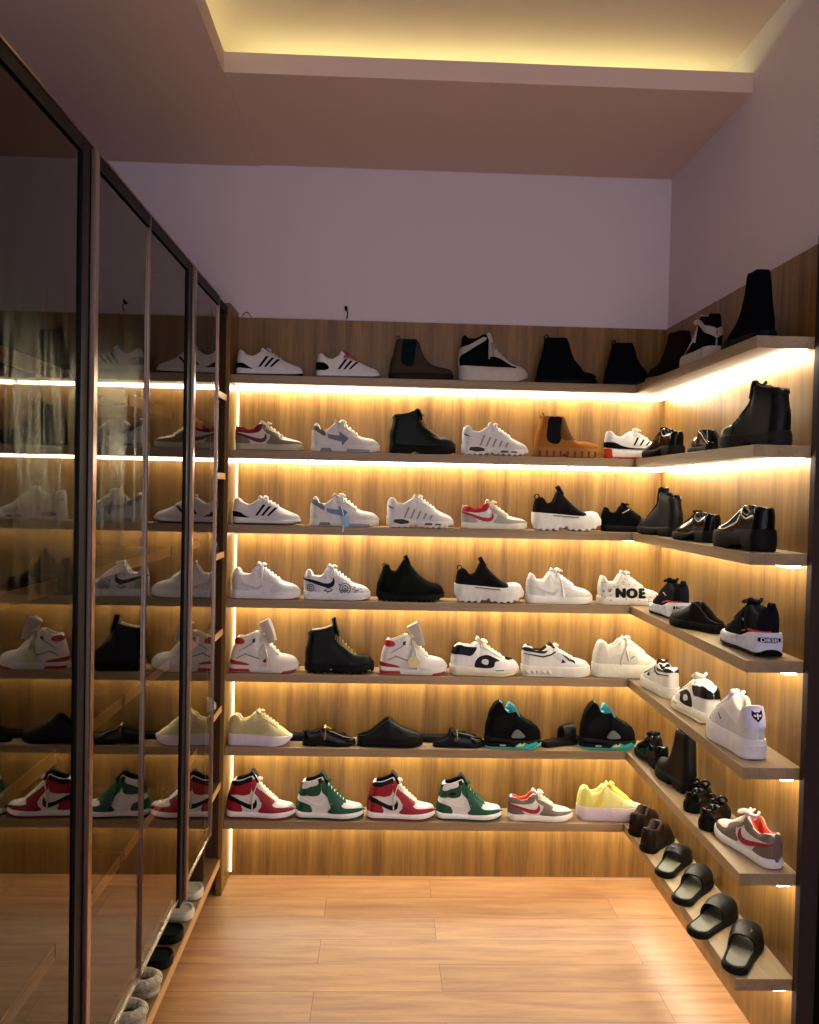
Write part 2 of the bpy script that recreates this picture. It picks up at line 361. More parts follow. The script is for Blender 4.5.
# open bay at the far end of the wardrobe
wp('bay_back', (-.33, -.38, LEDGE), (-.315, -.192, CT), BAYW)
wp('side_panel', (-.60, -.1915, LEDGE), (XD-.009, -.1905, CT), BAYW)
wp('top_board', (-.315, -.38, CT-.03), (XD-.004, -.192, CT), DARKW)
OPEN = [.495, .825, 1.155, 1.485, 1.815, 2.145]
for z in OPEN:
    s_ = wp('shelf', (-.315, -.379, z-.026), (XD-.005, -.192, z), BAYW)
    e_ = wp('lit_edge_band', (XD-.005, -.379, z-.026), (XD-.002, -.192, z), EDGE); e_.parent = s_; e_.location = (0, 0, 0)
for i, (a, b) in enumerate(zip(YS[:-1], YS[1:])):
    d = empty('door', (0, 0, 0)); d.parent = wr; d.location = -Vector(wr.location)
    if i == 0: d['label'] = 'nearest glass door'
    g = MB(); g.box((XD-.010, a+.006, CB+.006), (XD-.005, b-.006, CT-.03), 1)
    g.m[3] = 0   # +x face is the reflective one
    go = g.build('glass_pane', [GF, GB], d, smooth=False, fix=False)
    fm = MB(); fm.box((XD-.022, a+.002, CT-.036), (XD, b-.002, CT)); fm.box((XD-.022, a+.002, CT-.0355), (XD-.0005, b-.002, CT-.036+.0))
    fm.build('top_rail', BLACKM, d, smooth=False)
    box('top_trim', (XD-.001, a+.002, CT-.004), (XD+.003, b-.002, CT+.001), BRONZE, d)
    box('bottom_rail', (XD-.012, a+.002, CB-.001), (XD-.001, b-.002, CB+.006), STEEL, d)
    thick = i in (0, 2)
    w = .058 if thick else .0035
    box('stile', (XD-(.022 if thick else .005), b-w, CB-(.03 if i == 2 else 0)), (XD+.001, b-.002, CT-.002), BLACKM if thick else BRONZE, d)
    box('stile', (XD-.006, a+.002, CB), (XD+.001, a+.004, CT-.002), BRONZE, d)
    if thick:
        box('handle', (XD+.001, b-.012, CB-.03), (XD+.013, b+.014, CT-.012), BRONZE, d, .002)
    else:
        box('handle', (XD+.001, b-.002, CB), (XD+.003, b+.001, CT-.006), BRONZE if i == 1 else STEEL, d, .001)

# hook with a short cable on the wall above the shelves, loose cable end in the corner
h = MB(); h.tube([(.462, .02, 2.565), (.462, -.005, 2.565), (.462, -.012, 2.572)], .006, 0, 8); h.tube([(.462, -.004, 2.562), (.470, -.006, 2.548), (.468, -.004, 2.532), (.463, .0, 2.520)], .0022, 0)
tag(h.build('wall_hook', BLACKM), 'small black hook with a short cable on the wall above the back shelves', 'hook')
h = MB(); h.tube([(.002+.04*q/10, -.01+.001*q, 2.514+.022*sin(pi*q/10)) for q in range(0, 11)], .0018, 0)
tag(h.build('cable', BLACKM), 'thin cable end curling up over the corner of the back shelving', 'cable')

#@@SHOES@@
# ------------------------------------------------------------------ shoe builder (toe towards local +x, heel at x=0, unit = shoe length)
def hermite(pts, x):
    if x <= pts[0][0]: return pts[0][1]
    if x >= pts[-1][0]: return pts[-1][1]
    n = len(pts)
    for i in range(n-1):
        if pts[i][0] <= x <= pts[i+1][0]: break
    x0, y0 = pts[i]; x1, y1 = pts[i+1]; h = x1-x0; d = (y1-y0)/h
    def sl(j):
        if j <= 0 or j >= n-1: return None
        a = (pts[j][1]-pts[j-1][1])/(pts[j][0]-pts[j-1][0]); b = (pts[j+1][1]-pts[j][1])/(pts[j+1][0]-pts[j][0])
        return 0 if a*b <= 0 else 2*a*b/(a+b)
    m0 = sl(i); m1 = sl(i+1); m0 = d if m0 is None else m0; m1 = d if m1 is None else m1
    t = (x-x0)/h
    return y0*(2*t**3-3*t*t+1) + m0*h*(t**3-2*t*t+t) + y1*(-2*t**3+3*t*t) + m1*h*(t**3-t*t)
def sstep(a, b, x):
    t = max(0, min(1, (x-a)/(b-a))); return t*t*(3-2*t)
CORE = [(0, .118), (.2, .122), (.4, .130), (.55, .150), (.7, .166), (.82, .160), (1, .13)]
class Shoe:
    def __init__(s, d):
        s.d = d; s.L = d.get('L', .296); s.top = d['top']; s.open = d.get('open', (.05, .38)); s.k = d.get('k', .66)
        s.st = d.get('sole_top', [(0, .10), (1, .09)]); s.sb = d.get('sole_bot', [(0, .006), (.08, 0), (.72, 0), (.88, .008), (1, .035)])
        s.a = d.get('a', 2.3); s.cav = d.get('cav', .06); s.wd = d.get('width', 1.0); s.toe = d.get('toe', 2.4); s.lean = d.get('lean', .03)
        s.flare = d.get('flare', .03); s.pinch = d.get('pinch', 0.0)
    def W(s, x):
        x = max(0, min(1, x)); w = hermite(CORE, x)*s.wd
        if x < .11: w *= sqrt(max(0, 1-(1-x/.11)**2))
        if x > .70: w *= max(0, 1-((x-.70)/.30)**s.toe)**.5
        return w
    def WU(s, x): return s.W((x-.014)/.972)*.93
    def T(s, x): return hermite(s.top, x)
    def ST(s, x): return hermite(s.st, x)
    def SB(s, x): return hermite(s.sb, x)
    def kk(s, x): return s.k*(1-sstep(s.open[1]-.02, s.open[1]+.07, x))
    def dd(s, x): return sstep(s.open[0], s.open[0]+.03, x)*(1-sstep(s.open[1]-.04, s.open[1], x))
    def z0(s, x): return s.ST(x)-.012
    def f(s, x, t):
        t = max(0, min(1, t)); k = s.kk(x); a = s.a + (1.2 if k > .3 else 0)*k
        return (k+(1-k)*sqrt(max(0, 1-t**a))) * (1-s.pinch*k*sin(pi*min(1, t*1.1)))
    def dx(s, x, h):      # heel counter leans in towards the collar
        q = max(0, h-s.ST(x)); return (s.lean*q/.4 - .018*sin(min(pi, q/.3*pi)))*max(0, 1-x/.4)
    def P(s, x, h, side, off=0.0):
        z0 = s.z0(x); T = s.T(x); t = min(.985, (h-z0)/max(1e-4, T-z0))
        def q(x, h):
            z0 = s.z0(x); T = s.T(x); t = min(.985, (h-z0)/max(1e-4, T-z0))
            hh = min(h, z0+.985*(T-z0))
            return Vector((x+s.dx(x, hh), side*s.WU(x)*s.f(x, t), hh))
        p = q(x, h)
        if off:
            e = .004; x = min(max(x, .0142), .975)
            a = q(x+e, h)-q(max(.014, x-e), h); b = q(x, h+e)-q(x, h-e); n = a.cross(b)
            if n.y*side < 0: n = -n
            if n.length > 1e-9: p = p+n.normalized()*off
            else: p = p+Vector((0, side*off, 0))
        return p*s.L
    def ztop(s, x, y):    # height of the closed upper at half-offset y (shoe lengths)
        w = s.WU(x); k = s.kk(x); z0 = s.z0(x); T = s.T(x); r = min(.999, abs(y)/max(1e-4, w)); r = max(0, (r-k)/(1-k))
        return z0+(T-z0)*max(0, 1-r*r)**(1/s.a)
    def PS(s, x, h, side, off=0.0):
        w = s.W(x)*(1+s.flare)+.006
        e = .004; w2 = s.W(min(1, x+e))*(1+s.flare)+.006; w1 = s.W(max(0, x-e))*(1+s.flare)+.006
        n = Vector((-(w2-w1)/(2*e), side, 0)).normalized(); n.x = n.x
        return (Vector((x, side*w*1.015, h)) + n*off)*s.L
    def PH(s, u, h, off=0.0, sole=False):   # heel-facing mapping: u across, h up
        wd = s.W(.11)*(1+s.flare if sole else .93); uu = min(.97, abs(u)/wd)
        x = .11*(1-sqrt(1-uu*uu)) + (0 if sole else .014); 
        x += 0 if sole else s.dx(.02, h)
        sg = 1 if u > 0 else -1; nx = -sqrt(1-uu*uu); ny = sg*uu
        return (Vector((x-.004+nx*off, u+ny*off, h)))*s.L
    def upper(s, lining=1, sel=None, grow=0.0):
        mb = MB(); N = 56; xs = []
        for i in range(N+1):
            t = i/N; xs.append(.014+.972*(t*.55+.45*(.5-.5*cos(pi*t))))
        M_ = 10; rows = []; dds = []
        for x in xs:
            w = s.WU(x)+grow; z0 = s.z0(x); T = s.T(x)+grow; k = s.kk(x); d = s.dd(x); half = []
            for j in range(M_+1):
                ph = pi/2*j/M_; t = sin(ph)**(2/s.a); h = z0+(T-z0)*t
                half.append((x+s.dx(x, h), w*s.f(x, t), h))
            kw = w*s.f(x, 1)
            dep = max(0, T-max(s.ST(x)+s.cav-.06+.02, .04))
            inn = []
            for q, (o_, dp) in enumerate(((.012, .0), (.03, .03), (.04, .3), (.045, 1.0))):
                yo = max(0, kw-o_); zo = T-dp*dep if dp != .03 else T-.012
                yc = kw*(1-(q+1)/5); y = yc*(1-d)+yo*d; z = T*(1-d)+zo*d; inn.append((x+s.dx(x, T), y, z))
            inn.append((x+s.dx(x, T), 0, T*(1-d)+(T-dep)*d))
            h2 = half+inn
            row = [(a, -b, c) for a, b, c in h2] + [(a, b, c) for a, b, c in h2[-2::-1]]
            rows.append([tuple(v*s.L for v in p) for p in row]); dds.append(d)
        nc = len(rows[0]); i0 = len(mb.v)
        for r in rows: mb.v += r
        for a in range(N):
            for b in range(nc-1):
                inner = M_ < b+.5 < nc-1-M_ and (dds[a]+dds[a+1])/2 > .3
                if sel:
                    xm = (xs[a]+xs[a+1])/2; zm = (rows[a][b][2]+rows[a+1][b+1][2])/2/s.L
                    if inner or not sel(xm, zm): continue
                mb.f.append((i0+a*nc+b, i0+a*nc+b+1, i0+(a+1)*nc+b+1, i0+(a+1)*nc+b)); mb.m.append(1 if inner else 0)
        if not sel:
            mb.f.append(tuple(i0+b for b in range(nc))[::-1]); mb.m.append(0)
            mb.f.append(tuple(i0+N*nc+b for b in range(nc))); mb.m.append(0)
        return mb
    def sole(s, bot, top, grow=0.0, lug=0, lugn=14, arch=None, xr=(0, 1), bulge=.006):
        mb = MB(); N = 96; rows = []
        for i in range(N+1):
            t = i/N; x = (t*.6+.4*(.5-.5*cos(pi*t))); x = xr[0]+(xr[1]-xr[0])*x
            w = s.W(x)*(1+s.flare)+.006+grow; zb = bot(x); zt = top(x)
            if lug: zb += lug*(1 if sin(2*pi*lugn*x) > 0 else 0)
            if arch and arch[0] < x < arch[1]: zb += arch[2]
            if zb > zt-.004: zb = zt-.004
            H = zt-zb
            half = [(x, w*.86, zb), (x, w*.98, zb+min(.006, .2*H)), (x, w+bulge, zb+.35*H), (x, w+bulge*.8, zb+.7*H), (x, w*.985, zt-.12*H), (x, w*.93, zt)]
            row = [(x, 0, zb)]+half+[(x, 0, zt)]+[(a, -b, c) for a, b, c in half[::-1]]
            rows.append([tuple(v*s.L for v in p) for p in row])
        i0 = mb.grid(rows, 0, True); nc = len(rows[0])
        mb.cap([i0+b for b in range(nc)]); mb.cap([i0+N*nc+b for b in range(nc)][::-1])
        return mb
def smoothpoly(p, n=5):
    out = []; m = len(p)
    for i in range(m):
        a, b, c, d = p[i-1], p[i], p[(i+1) % m], p[(i+2) % m]
        for q in range(n):
            t = q/n
            out.append(tuple(.5*((2*b[k])+(-a[k]+c[k])*t+(2*a[k]-5*b[k]+4*c[k]-d[k])*t*t+(-a[k]+3*b[k]-3*c[k]+d[k])*t**3) for k in (0, 1)))
    return out
def densify(p, st):
    out = []
    for i in range(len(p)):
        a, b = p[i], p[(i+1) % len(p)]; L = math.hypot(b[0]-a[0], b[1]-a[1]); n = max(1, int(L/st+.5))
        for q in range(n): out.append((a[0]+(b[0]-a[0])*q/n, a[1]+(b[1]-a[1])*q/n))
    return out
def inside(p, x, y):
    c = False; j = len(p)-1
    for i in range(len(p)):
        if (p[i][1] > y) != (p[j][1] > y) and x < (p[j][0]-p[i][0])*(y-p[i][1])/(p[j][1]-p[i][1])+p[i][0]: c = not c
        j = i
    return c
def tri2d(poly, st=.022):
    pts = densify(poly, st); n = len(pts)
    xs = [p[0] for p in pts]; ys = [p[1] for p in pts]; g = []
    x = min(xs)+st*.7
    while x < max(xs):
        y = min(ys)+st*.7
        while y < max(ys):
            if inside(pts, x, y) and min((x-a)**2+(y-b)**2 for a, b in pts) > (st*.45)**2: g.append((x, y))
            y += st
        x += st
    V, E, Fc, *_ = delaunay_2d_cdt([Vector(p) for p in pts+g], [], [list(range(n))], 1, 1e-6)
    # boundary edges of the result
    cnt = {}
    for f in Fc:
        for a, b in zip(f, list(f[1:])+[f[0]]): cnt[(a, b)] = 1
    bd = [(a, b) for (a, b) in cnt if (b, a) not in cnt]
    return [(v.x, v.y) for v in V], [list(f) for f in Fc], bd
def patch_into(mb, fn, poly, off, sides, st=.022, smooth=True, mi=0):
    poly = smoothpoly(poly) if smooth else poly
    V, Fc, bd = tri2d(poly, st)
    for sd in sides:
        i = len(mb.v)
        for x, y in V: mb.v.append(tuple(fn(x, y, sd, off)))
        for f in Fc: mb.f.append(tuple(i+k for k in f)); mb.m.append(mi)
        j = len(mb.v); low = {}
        for a, b in bd:
            for k in (a, b):
                if k not in low: low[k] = len(mb.v); mb.v.append(tuple(fn(V[k][0], V[k][1], sd, -.004)))
            mb.f.append((i+a, i+b, low[b], low[a])); mb.m.append(mi)
def text_verts(txt):
    c = bpy.data.curves.new('letters', 'FONT'); c.body = txt; c.size = 1; c.resolution_u = 3; c.align_x = 'CENTER'; c.align_y = 'CENTER'; c.offset = .012
    o = bpy.data.objects.new('letters', c); COL.objects.link(o); dg = bpy.context.evaluated_depsgraph_get()
    me = bpy.data.meshes.new_from_object(o.evaluated_get(dg)); v = [(p.co.x, p.co.y) for p in me.vertices]; f = [tuple(p.vertices) for p in me.polygons]
    bpy.data.objects.remove(o); return v, f
def surf_text(mb, fn, txt, cx, cy, size, side, off, mirror=False, mi=0, jitter=0):
    v, f = text_verts(txt); i = len(mb.v)
    for x, y in v: mb.v.append(tuple(fn(cx+(-x if mirror else x)*size, cy+y*size, side, off)))
    for q in f: mb.f.append(tuple(i+k for k in q)); mb.m.append(mi)
def ribbon(pts, hw, th, curve=.0, mi=0, mb=None, nx=6):
    """a curved strap: pts centreline (x,y,z), hw half width across y, th thickness along the normal in the xz plane, edges curl by curve"""
    mb = mb or MB(); pts = [Vector(p) for p in pts]; rows = []
    for k, p in enumerate(pts):
        t = (pts[min(k+1, len(pts)-1)]-pts[max(0, k-1)]).normalized(); n = Vector((-t.z, 0, t.x))
        w = hw[k] if isinstance(hw, list) else hw; row = []
        for j in range(nx+1):
            u = -1+2*j/nx; row.append(p+Vector((0, u*w, 0))+n*(th-curve*u*u))
        for j in range(nx, -1, -1):
            u = -1+2*j/nx; row.append(p+Vector((0, u*w, 0))+n*(-curve*u*u))
        rows.append(row)
    i0 = mb.grid(rows, mi, True); nc = len(rows[0]); mb.cap([i0+b for b in range(nc)], mi); mb.cap([i0+(len(rows)-1)*nc+b for b in range(nc)][::-1], mi)
    return mb
def spline(p, n=4):
    out = []; P = [Vector(q) for q in p]; m = len(P)
    for i in range(m-1):
        a, b, c, d = P[max(0, i-1)], P[i], P[i+1], P[min(m-1, i+2)]
        for q in range(n):
            t = q/n; out.append(.5*((2*b)+(-a+c)*t+(2*a-5*b+4*c-d)*t*t+(-a+3*b-3*c+d)*t**3))
    out.append(P[-1]); return out
def build_shoe(d, name='sneaker'):
    s = Shoe(d); L = s.L; root = empty(name); K = d.get('mat', 'leather')
    C = lambda c, k=K: mat(c, k)
    base = C(d['col']); lin_ = mat(d.get('lining', d['col']), d.get('lining_mat', 'fabric'))
    s.upper().build('upper', [base, lin_], root, angle=50)
    # sole
    lug, ln = d.get('lug', (0, 14)); arch = d.get('arch')
    ot = d.get('outsole', .018); rub = 'patent' if d.get('shiny_sole') else 'rubber'
    if d.get('outsole_col'):
        s.sole(lambda x: s.SB(x), lambda x: s.SB(x)+ot, .002, lug, ln, arch).build('outsole', C(d['outsole_col'], rub), root, angle=35)
        s.sole(lambda x: s.SB(x)+ot*.9, s.ST).build('midsole', C(d['sole'], rub), root, angle=35)
    else:
        s.sole(s.SB, s.ST, 0, lug, ln, arch).build('sole', C(d['sole'], rub), root, angle=35)
    for p in d.get('caps', []):          # (name, colour, x from) – toe cap wrapped over the top
        s.upper(sel=p[2], grow=.006).build(p[0], C(p[1], p[3] if len(p) > 3 else K), root, angle=50)
    by = {}
    for p in d.get('panels', []):        # (name, colour, polygon, surface 'u' upper / 's' sole / 'h' heel / 'H' heel of sole, lift)
        nm, col, poly = p[:3]; sf = p[3] if len(p) > 3 else 'u'; off = p[4] if len(p) > 4 else .006; kd = p[5] if len(p) > 5 else K
        key = (nm, tuple(col), kd); near = d.get('side', -1)
        if sf in ('u', 'u1', 's'):
            wrap = sf == 'u' and min(x for x, y in poly) < .075
            if wrap: poly = [(.014 if x <= .08 else x, y) for x, y in poly]
            for sd in ((near, -near) if wrap else (near,)):
                mb = MB()
                if sf == 's': patch_into(mb, s.PS, poly, off, (sd,), .02, False)
                else: patch_into(mb, lambda x, h, q, o: s.P(.014+.096*((x-.014)/.096)**2 if x < .11 else x, h, q, o), poly, off, (sd,), .014 if sf == 'u1' else .02, sf == 'u')
                mb.build(nm, C(col, kd), root, angle=30)
            continue
        mb = by.setdefault(key, MB())
        if 0: pass
        elif sf == 'h': patch_into(mb, lambda a, b, sd, o: s.PH(a, b, o), poly, off, (1,), .016, True)
        elif sf == 'H': patch_into(mb, lambda a, b, sd, o: s.PH(a, b, o, True), poly, off, (1,), .016, True)
    for (nm, col, kd), mb in by.items(): mb.build(nm, C(col, kd), root, angle=30)
    if 'tongue' in d:                    # (colour, base x, [(x,h)...], half width)
        col, pts, hw = d['tongue'][:3]; c = spline([(x, 0, h) for x, h in pts], 4)
        n = len(c); hws = [hw*L*(.85+.25*q/n)*(1 if q < n-2 else .8 if q < n-1 else .5) for q in range(n)]
        ribbon([v*L for v in c], hws, d.get('tongue_th', .022)*L, d.get('tongue_curl', .035)*L).build('tongue', C(col, d['tongue'][3] if len(d['tongue']) > 3 else K), root, angle=60)
    if 'laces' in d:
        lc = d['laces']; col, xa, xb, n = lc[:4]; r = (lc[4] if len(lc) > 4 else .011)*1.15; mb = MB(); hw = lc[5] if len(lc) > 5 else .092
        def on(x, y, lift=.010): return Vector((x, y, s.ztop(x, y)+lift))*L
        for i in range(n):
            x = xa+(xb-xa)*i/max(1, n-1); dxl = (xb-xa)/max(1, n-1)
            for sg in (1, -1):
                mb.tube([on(x+dxl*.6*(u*.5+.5)*1.0, sg*hw*u, .010 if sg > 0 else .016) for u in (-1, -.66, -.33, 0, .33, .66, 1)], r*L, 0, 6, .6)
        if d.get('bow', 1):
            k = on(xa+.01, 0, .02)/L; b = d.get('bow', 1)*.48
            for sg in (1, -1):
                for (ax, ay, az) in ((.055, .075, .0), (.10, .045, .01)):
                    p = [k]+[k+Vector((q[0]*b, q[1]*b, q[2])) for q in ((ax*.4, sg*ay*.9, .022*b+az*b), (ax, sg*ay*1.5, .006*b), (ax*1.3, sg*ay*1.5, -.020*b), (ax*.6, sg*ay*.7, -.006))]+[k]
                    mb.tube([v*L for v in spline(p, 4)], r*L*.9, 0, 6, .7)
        for st in d.get('strands', []):
            sd = st[0]; P_ = [s.P(x, h, sd, .014) if h < 9 else Vector((x, 0, 0)) for x, h in st[1]]
            mb.tube(spline(P_, 4), r*L*.9, 0, 6, .8)
        mb.build('laces', C(col, 'lace'), root, angle=60)
    if 'tab' in d:                       # pull loop at the heel
        col, h, size = d['tab'][:3]; x0 = s.dx(.02, h)+.025; mb = MB()
        p = [(x0+.02, 0, h-.02), (x0-.01, 0, h+size*.5), (x0+.0, 0, h+size), (x0+.03, 0, h+size*1.02), (x0+.045, 0, h+size*.5), (x0+.04, 0, h-.02)]
        ribbon([v*L for v in spline(p, 3)], .028*L, .010*L, 0, 0, mb); mb.build('pull_tab', C(col, 'fabric'), root)
    for ex in d.get('extra', []): ex(s, root)
    return root
def R3(s, *p): return [tuple(v*s.L for v in q) for q in p]
# ------------------------------------------------------------------ shoe models
WH = (234, 232, 234); OFFW = (222, 214, 196); BK = (22, 21, 22); LG = (170, 168, 162); RED = (160, 22, 34); GRN = (14, 78, 52)
def low_check(base, collar, counter, guard, stay, check, sole, laces, lining=None, outsole=None, toebox=None, L=.300, tongue=None, liningm='fabric', k=.62):
    P = [('heel_counter', counter, [(.03, .10), (.025, .17), (.04, .25), (.10, .235), (.17, .19), (.215, .145), (.225, .10)]),
         ('collar', collar, [(.045, .27), (.05, .345), (.10, .335), (.18, .30), (.26, .31), (.36, .385), (.41, .37), (.385, .30), (.33, .262), (.22, .245), (.12, .255)], 'u', .009),
         ('mudguard', guard, [(.50, .095), (.515, .17), (.54, .235), (.60, .235), (.645, .185), (.70, .155), (.80, .145), (.90, .135), (.96, .125), (.98, .095)]),
         ('eyestay', stay, [(.40, .36), (.44, .375), (.56, .315), (.67, .215), (.645, .18), (.57, .215), (.49, .245), (.43, .29)], 'u', .008),
         ('side_check', check, [(.045, .265), (.09, .215), (.20, .165), (.31, .125), (.39, .115), (.45, .135), (.475, .19), (.455, .25), (.44, .20), (.41, .175), (.34, .175), (.24, .2), (.12, .235)], 'u', .012),
         ('heel_strip', counter, [(-.025, .10), (-.025, .335), (.025, .335), (.025, .10)], 'h', .012)]
    return dict(L=L, k=k, col=base, sole=sole, lining=lining or collar, lining_mat=liningm, outsole_col=outsole, outsole=.02,
        top=[(0, .30), (.05, .35), (.11, .335), (.19, .30), (.27, .315), (.36, .40), (.42, .41), (.50, .355), (.60, .285), (.70, .215), (.80, .185), (.90, .165), (.96, .14), (1, .11)],
        open=(.05, .38), sole_top=[(0, .10), (.5, .085), (1, .105)], panels=P, laces=(laces, .45, .66, 5, .011), tongue=(tongue or base, [(.44, .35), (.39, .40), (.36, .425)], .075))
def high_check(base, collar, ankle, counter, guard, stay, check, laces, sole=WH, outs=RED, band=None, strands=None, L=.302):
    P = [('heel_counter', counter, [(.03, .10), (.025, .20), (.045, .31), (.11, .28), (.18, .24), (.225, .18), (.23, .10)]),
         ('ankle_panel', ankle, [(.055, .33), (.07, .46), (.16, .475), (.30, .52), (.355, .53), (.365, .44), (.34, .36), (.24, .335), (.14, .345)], 'u', .009),
         ('collar', collar, [(.07, .475), (.08, .53), (.18, .545), (.30, .585), (.36, .60), (.37, .53), (.28, .51), (.16, .475)], 'u', .008),
         ('mudguard', guard, [(.50, .095), (.515, .17), (.53, .23), (.60, .255), (.665, .205), (.72, .17), (.82, .16), (.91, .155), (.965, .14), (.98, .095)]),
         ('eyestay', stay, [(.37, .55), (.41, .56), (.45, .49), (.53, .41), (.62, .32), (.70, .245), (.66, .20), (.59, .23), (.52, .235), (.47, .31), (.42, .36), (.375, .42)], 'u', .008),
         ('side_check', check, [(.03, .345), (.08, .285), (.18, .22), (.29, .165), (.37, .14), (.43, .155), (.455, .21), (.44, .285), (.415, .235), (.385, .21), (.32, .215), (.2, .265), (.1, .315)], 'u', .013),
         ('heel_strip', counter, [(-.025, .10), (-.025, .47), (.025, .47), (.025, .10)], 'h', .012)]
    if band: P.append(('collar_band', band, [(.075, .44), (.08, .53), (.18, .545), (.29, .58), (.30, .51), (.16, .47)], 'u', .011))
    d = dict(L=L, k=.80, col=base, sole=sole, outsole_col=outs, outsole=.025, lining=(24, 22, 24), lean=.07, pinch=.06,
        top=[(0, .50), (.06, .545), (.16, .555), (.28, .59), (.36, .615), (.41, .58), (.47, .50), (.56, .40), (.66, .30), (.74, .235), (.84, .21), (.92, .20), (.965, .175), (1, .12)],
        open=(.06, .38), sole_top=[(0, .11), (.5, .09), (1, .11)], panels=P, laces=(laces, .44, .70, 7, .011, .085), tongue=(collar, [(.44, .50), (.39, .60), (.34, .655)], .085))
    if strands: d['strands'] = strands; d['laces'] = d['laces']
    return d
def three_stripe(tongue=WH, stripe=(20, 20, 24), sole=WH, outs=BK, wedge=BK, red=False):
    P = [('heel_wedge', wedge, [(.02, .095), (.02, .165), (.05, .19), (.12, .18), (.2, .13), (.26, .10), (.20, .095), (.10, .10)] if not red else [(.02, .12), (.03, .22), (.10, .235), (.18, .20), (.21, .15), (.16, .115), (.08, .10)], 'u', .010)]
    for i in range(3):
        a = .345+.085*i; P.append(('stripe', stripe, [(a, .13), (a+.035, .13), (a+.145, .285-.022*i), (a+.108, .292-.022*i)], 'u1', .009))
    P.append(('toe_guard', tuple(int(v*.93) for v in WH), [(.74, .09), (.76, .16), (.86, .135), (.95, .115), (.98, .09)], 'u', .004))
    return dict(L=.290, col=(226, 222, 222), mat='fabric', sole=sole, outsole_col=outs, outsole=.022, lining=(200, 196, 196),
        top=[(0, .33), (.05, .385), (.10, .365), (.16, .315), (.25, .295), (.34, .345), (.42, .39), (.50, .365), (.62, .30), (.74, .235), (.86, .185), (.95, .15), (1, .09)],
        open=(.05, .37), sole_top=[(0, .115), (.2, .10), (.6, .075), (1, .085)], panels=P, laces=((210, 206, 204) if not red else (190, 90, 90), .44, .64, 5, .010), tongue=(tongue, [(.45, .33), (.40, .375), (.37, .40)], .075))
def ribbed_runner():
    P = [('rib', (150, 148, 146), [(.25+.095*i, .13), (.275+.095*i, .13), (.345+.085*i, .30-.028*i), (.318+.085*i, .305-.028*i)], 'u1', .007) for i in range(5)]
    P += [('air_window', (70, 66, 60), [(.10, .075), (.12, .12), (.24, .125), (.33, .10), (.33, .065), (.22, .05)], 's', .004), ('air_window', (90, 86, 80), [(.56, .045), (.57, .075), (.67, .075), (.68, .045)], 's', .004),
          ('air_window', (90, 86, 80), [(.71, .045), (.72, .07), (.80, .068), (.81, .045)], 's', .004), ('side_check', (40, 40, 50), [(.055, .33), (.075, .29), (.13, .27), (.105, .29)], 'u1', .008),
          ('toe_overlay', (214, 212, 208), [(.62, .12), (.64, .20), (.78, .18), (.92, .14), (.98, .11)], 'u', .005)]
    return dict(L=.298, col=(226, 224, 222), mat='fabric', sole=(224, 222, 220), lining=(215, 212, 208),
        top=[(0, .38), (.05, .44), (.10, .43), (.17, .365), (.24, .355), (.34, .41), (.44, .455), (.54, .41), (.66, .325), (.78, .25), (.88, .205), (.95, .17), (1, .11)],
        open=(.05, .38), sole_top=[(0, .17), (.12, .15), (.3, .14), (.45, .10), (.7, .105), (1, .10)], sole_bot=[(0, .02), (.06, 0), (.3, 0), (.42, .025), (.55, .005), (.8, .0), (.92, .02), (1, .05)],
        lug=(.018, 12), flare=.06, panels=P, laces=((232, 230, 226), .46, .68, 6, .010), tongue=(WH, [(.47, .40), (.42, .445), (.39, .465)], .075))
def court_low(col=(236, 234, 238), bow=1, strands=None, L=.300):
    P = [('toe_cap_overlay', tuple(int(v*.92) for v in col), [(.60, .09), (.62, .20), (.70, .215), (.80, .19), (.92, .17), (.98, .10)], 'u', .005),
         ('eyestay', tuple(int(v*.92) for v in col), [(.36, .40), (.43, .43), (.56, .35), (.68, .26), (.64, .21), (.52, .25), (.42, .29)], 'u', .007),
         ('heel_counter', tuple(int(v*.91) for v in col), [(.03, .10), (.025, .25), (.05, .36), (.13, .33), (.18, .25), (.24, .20), (.26, .10)], 'u', .006),
         ('side_check', tuple(int(v*.86) for v in col), [(.06, .275), (.12, .22), (.25, .16), (.36, .13), (.43, .15), (.46, .22), (.41, .18), (.33, .18), (.2, .22)], 'u', .011)]
    d = dict(L=L, col=col, sole=tuple(int(v*.99) for v in col), lining=col,
        top=[(0, .385), (.045, .44), (.09, .42), (.16, .345), (.25, .345), (.34, .46), (.40, .485), (.48, .43), (.56, .375), (.66, .30), (.76, .245), (.87, .215), (.94, .18), (1, .12)],
        open=(.05, .35), sole_top=[(0, .125), (.5, .105), (1, .115)], flare=.05, panels=P, laces=(col, .42, .66, 6, .011), tongue=(col, [(.42, .44), (.38, .48), (.355, .495)], .08))
    d['bow'] = bow
    if strands: d['strands'] = strands
    return d
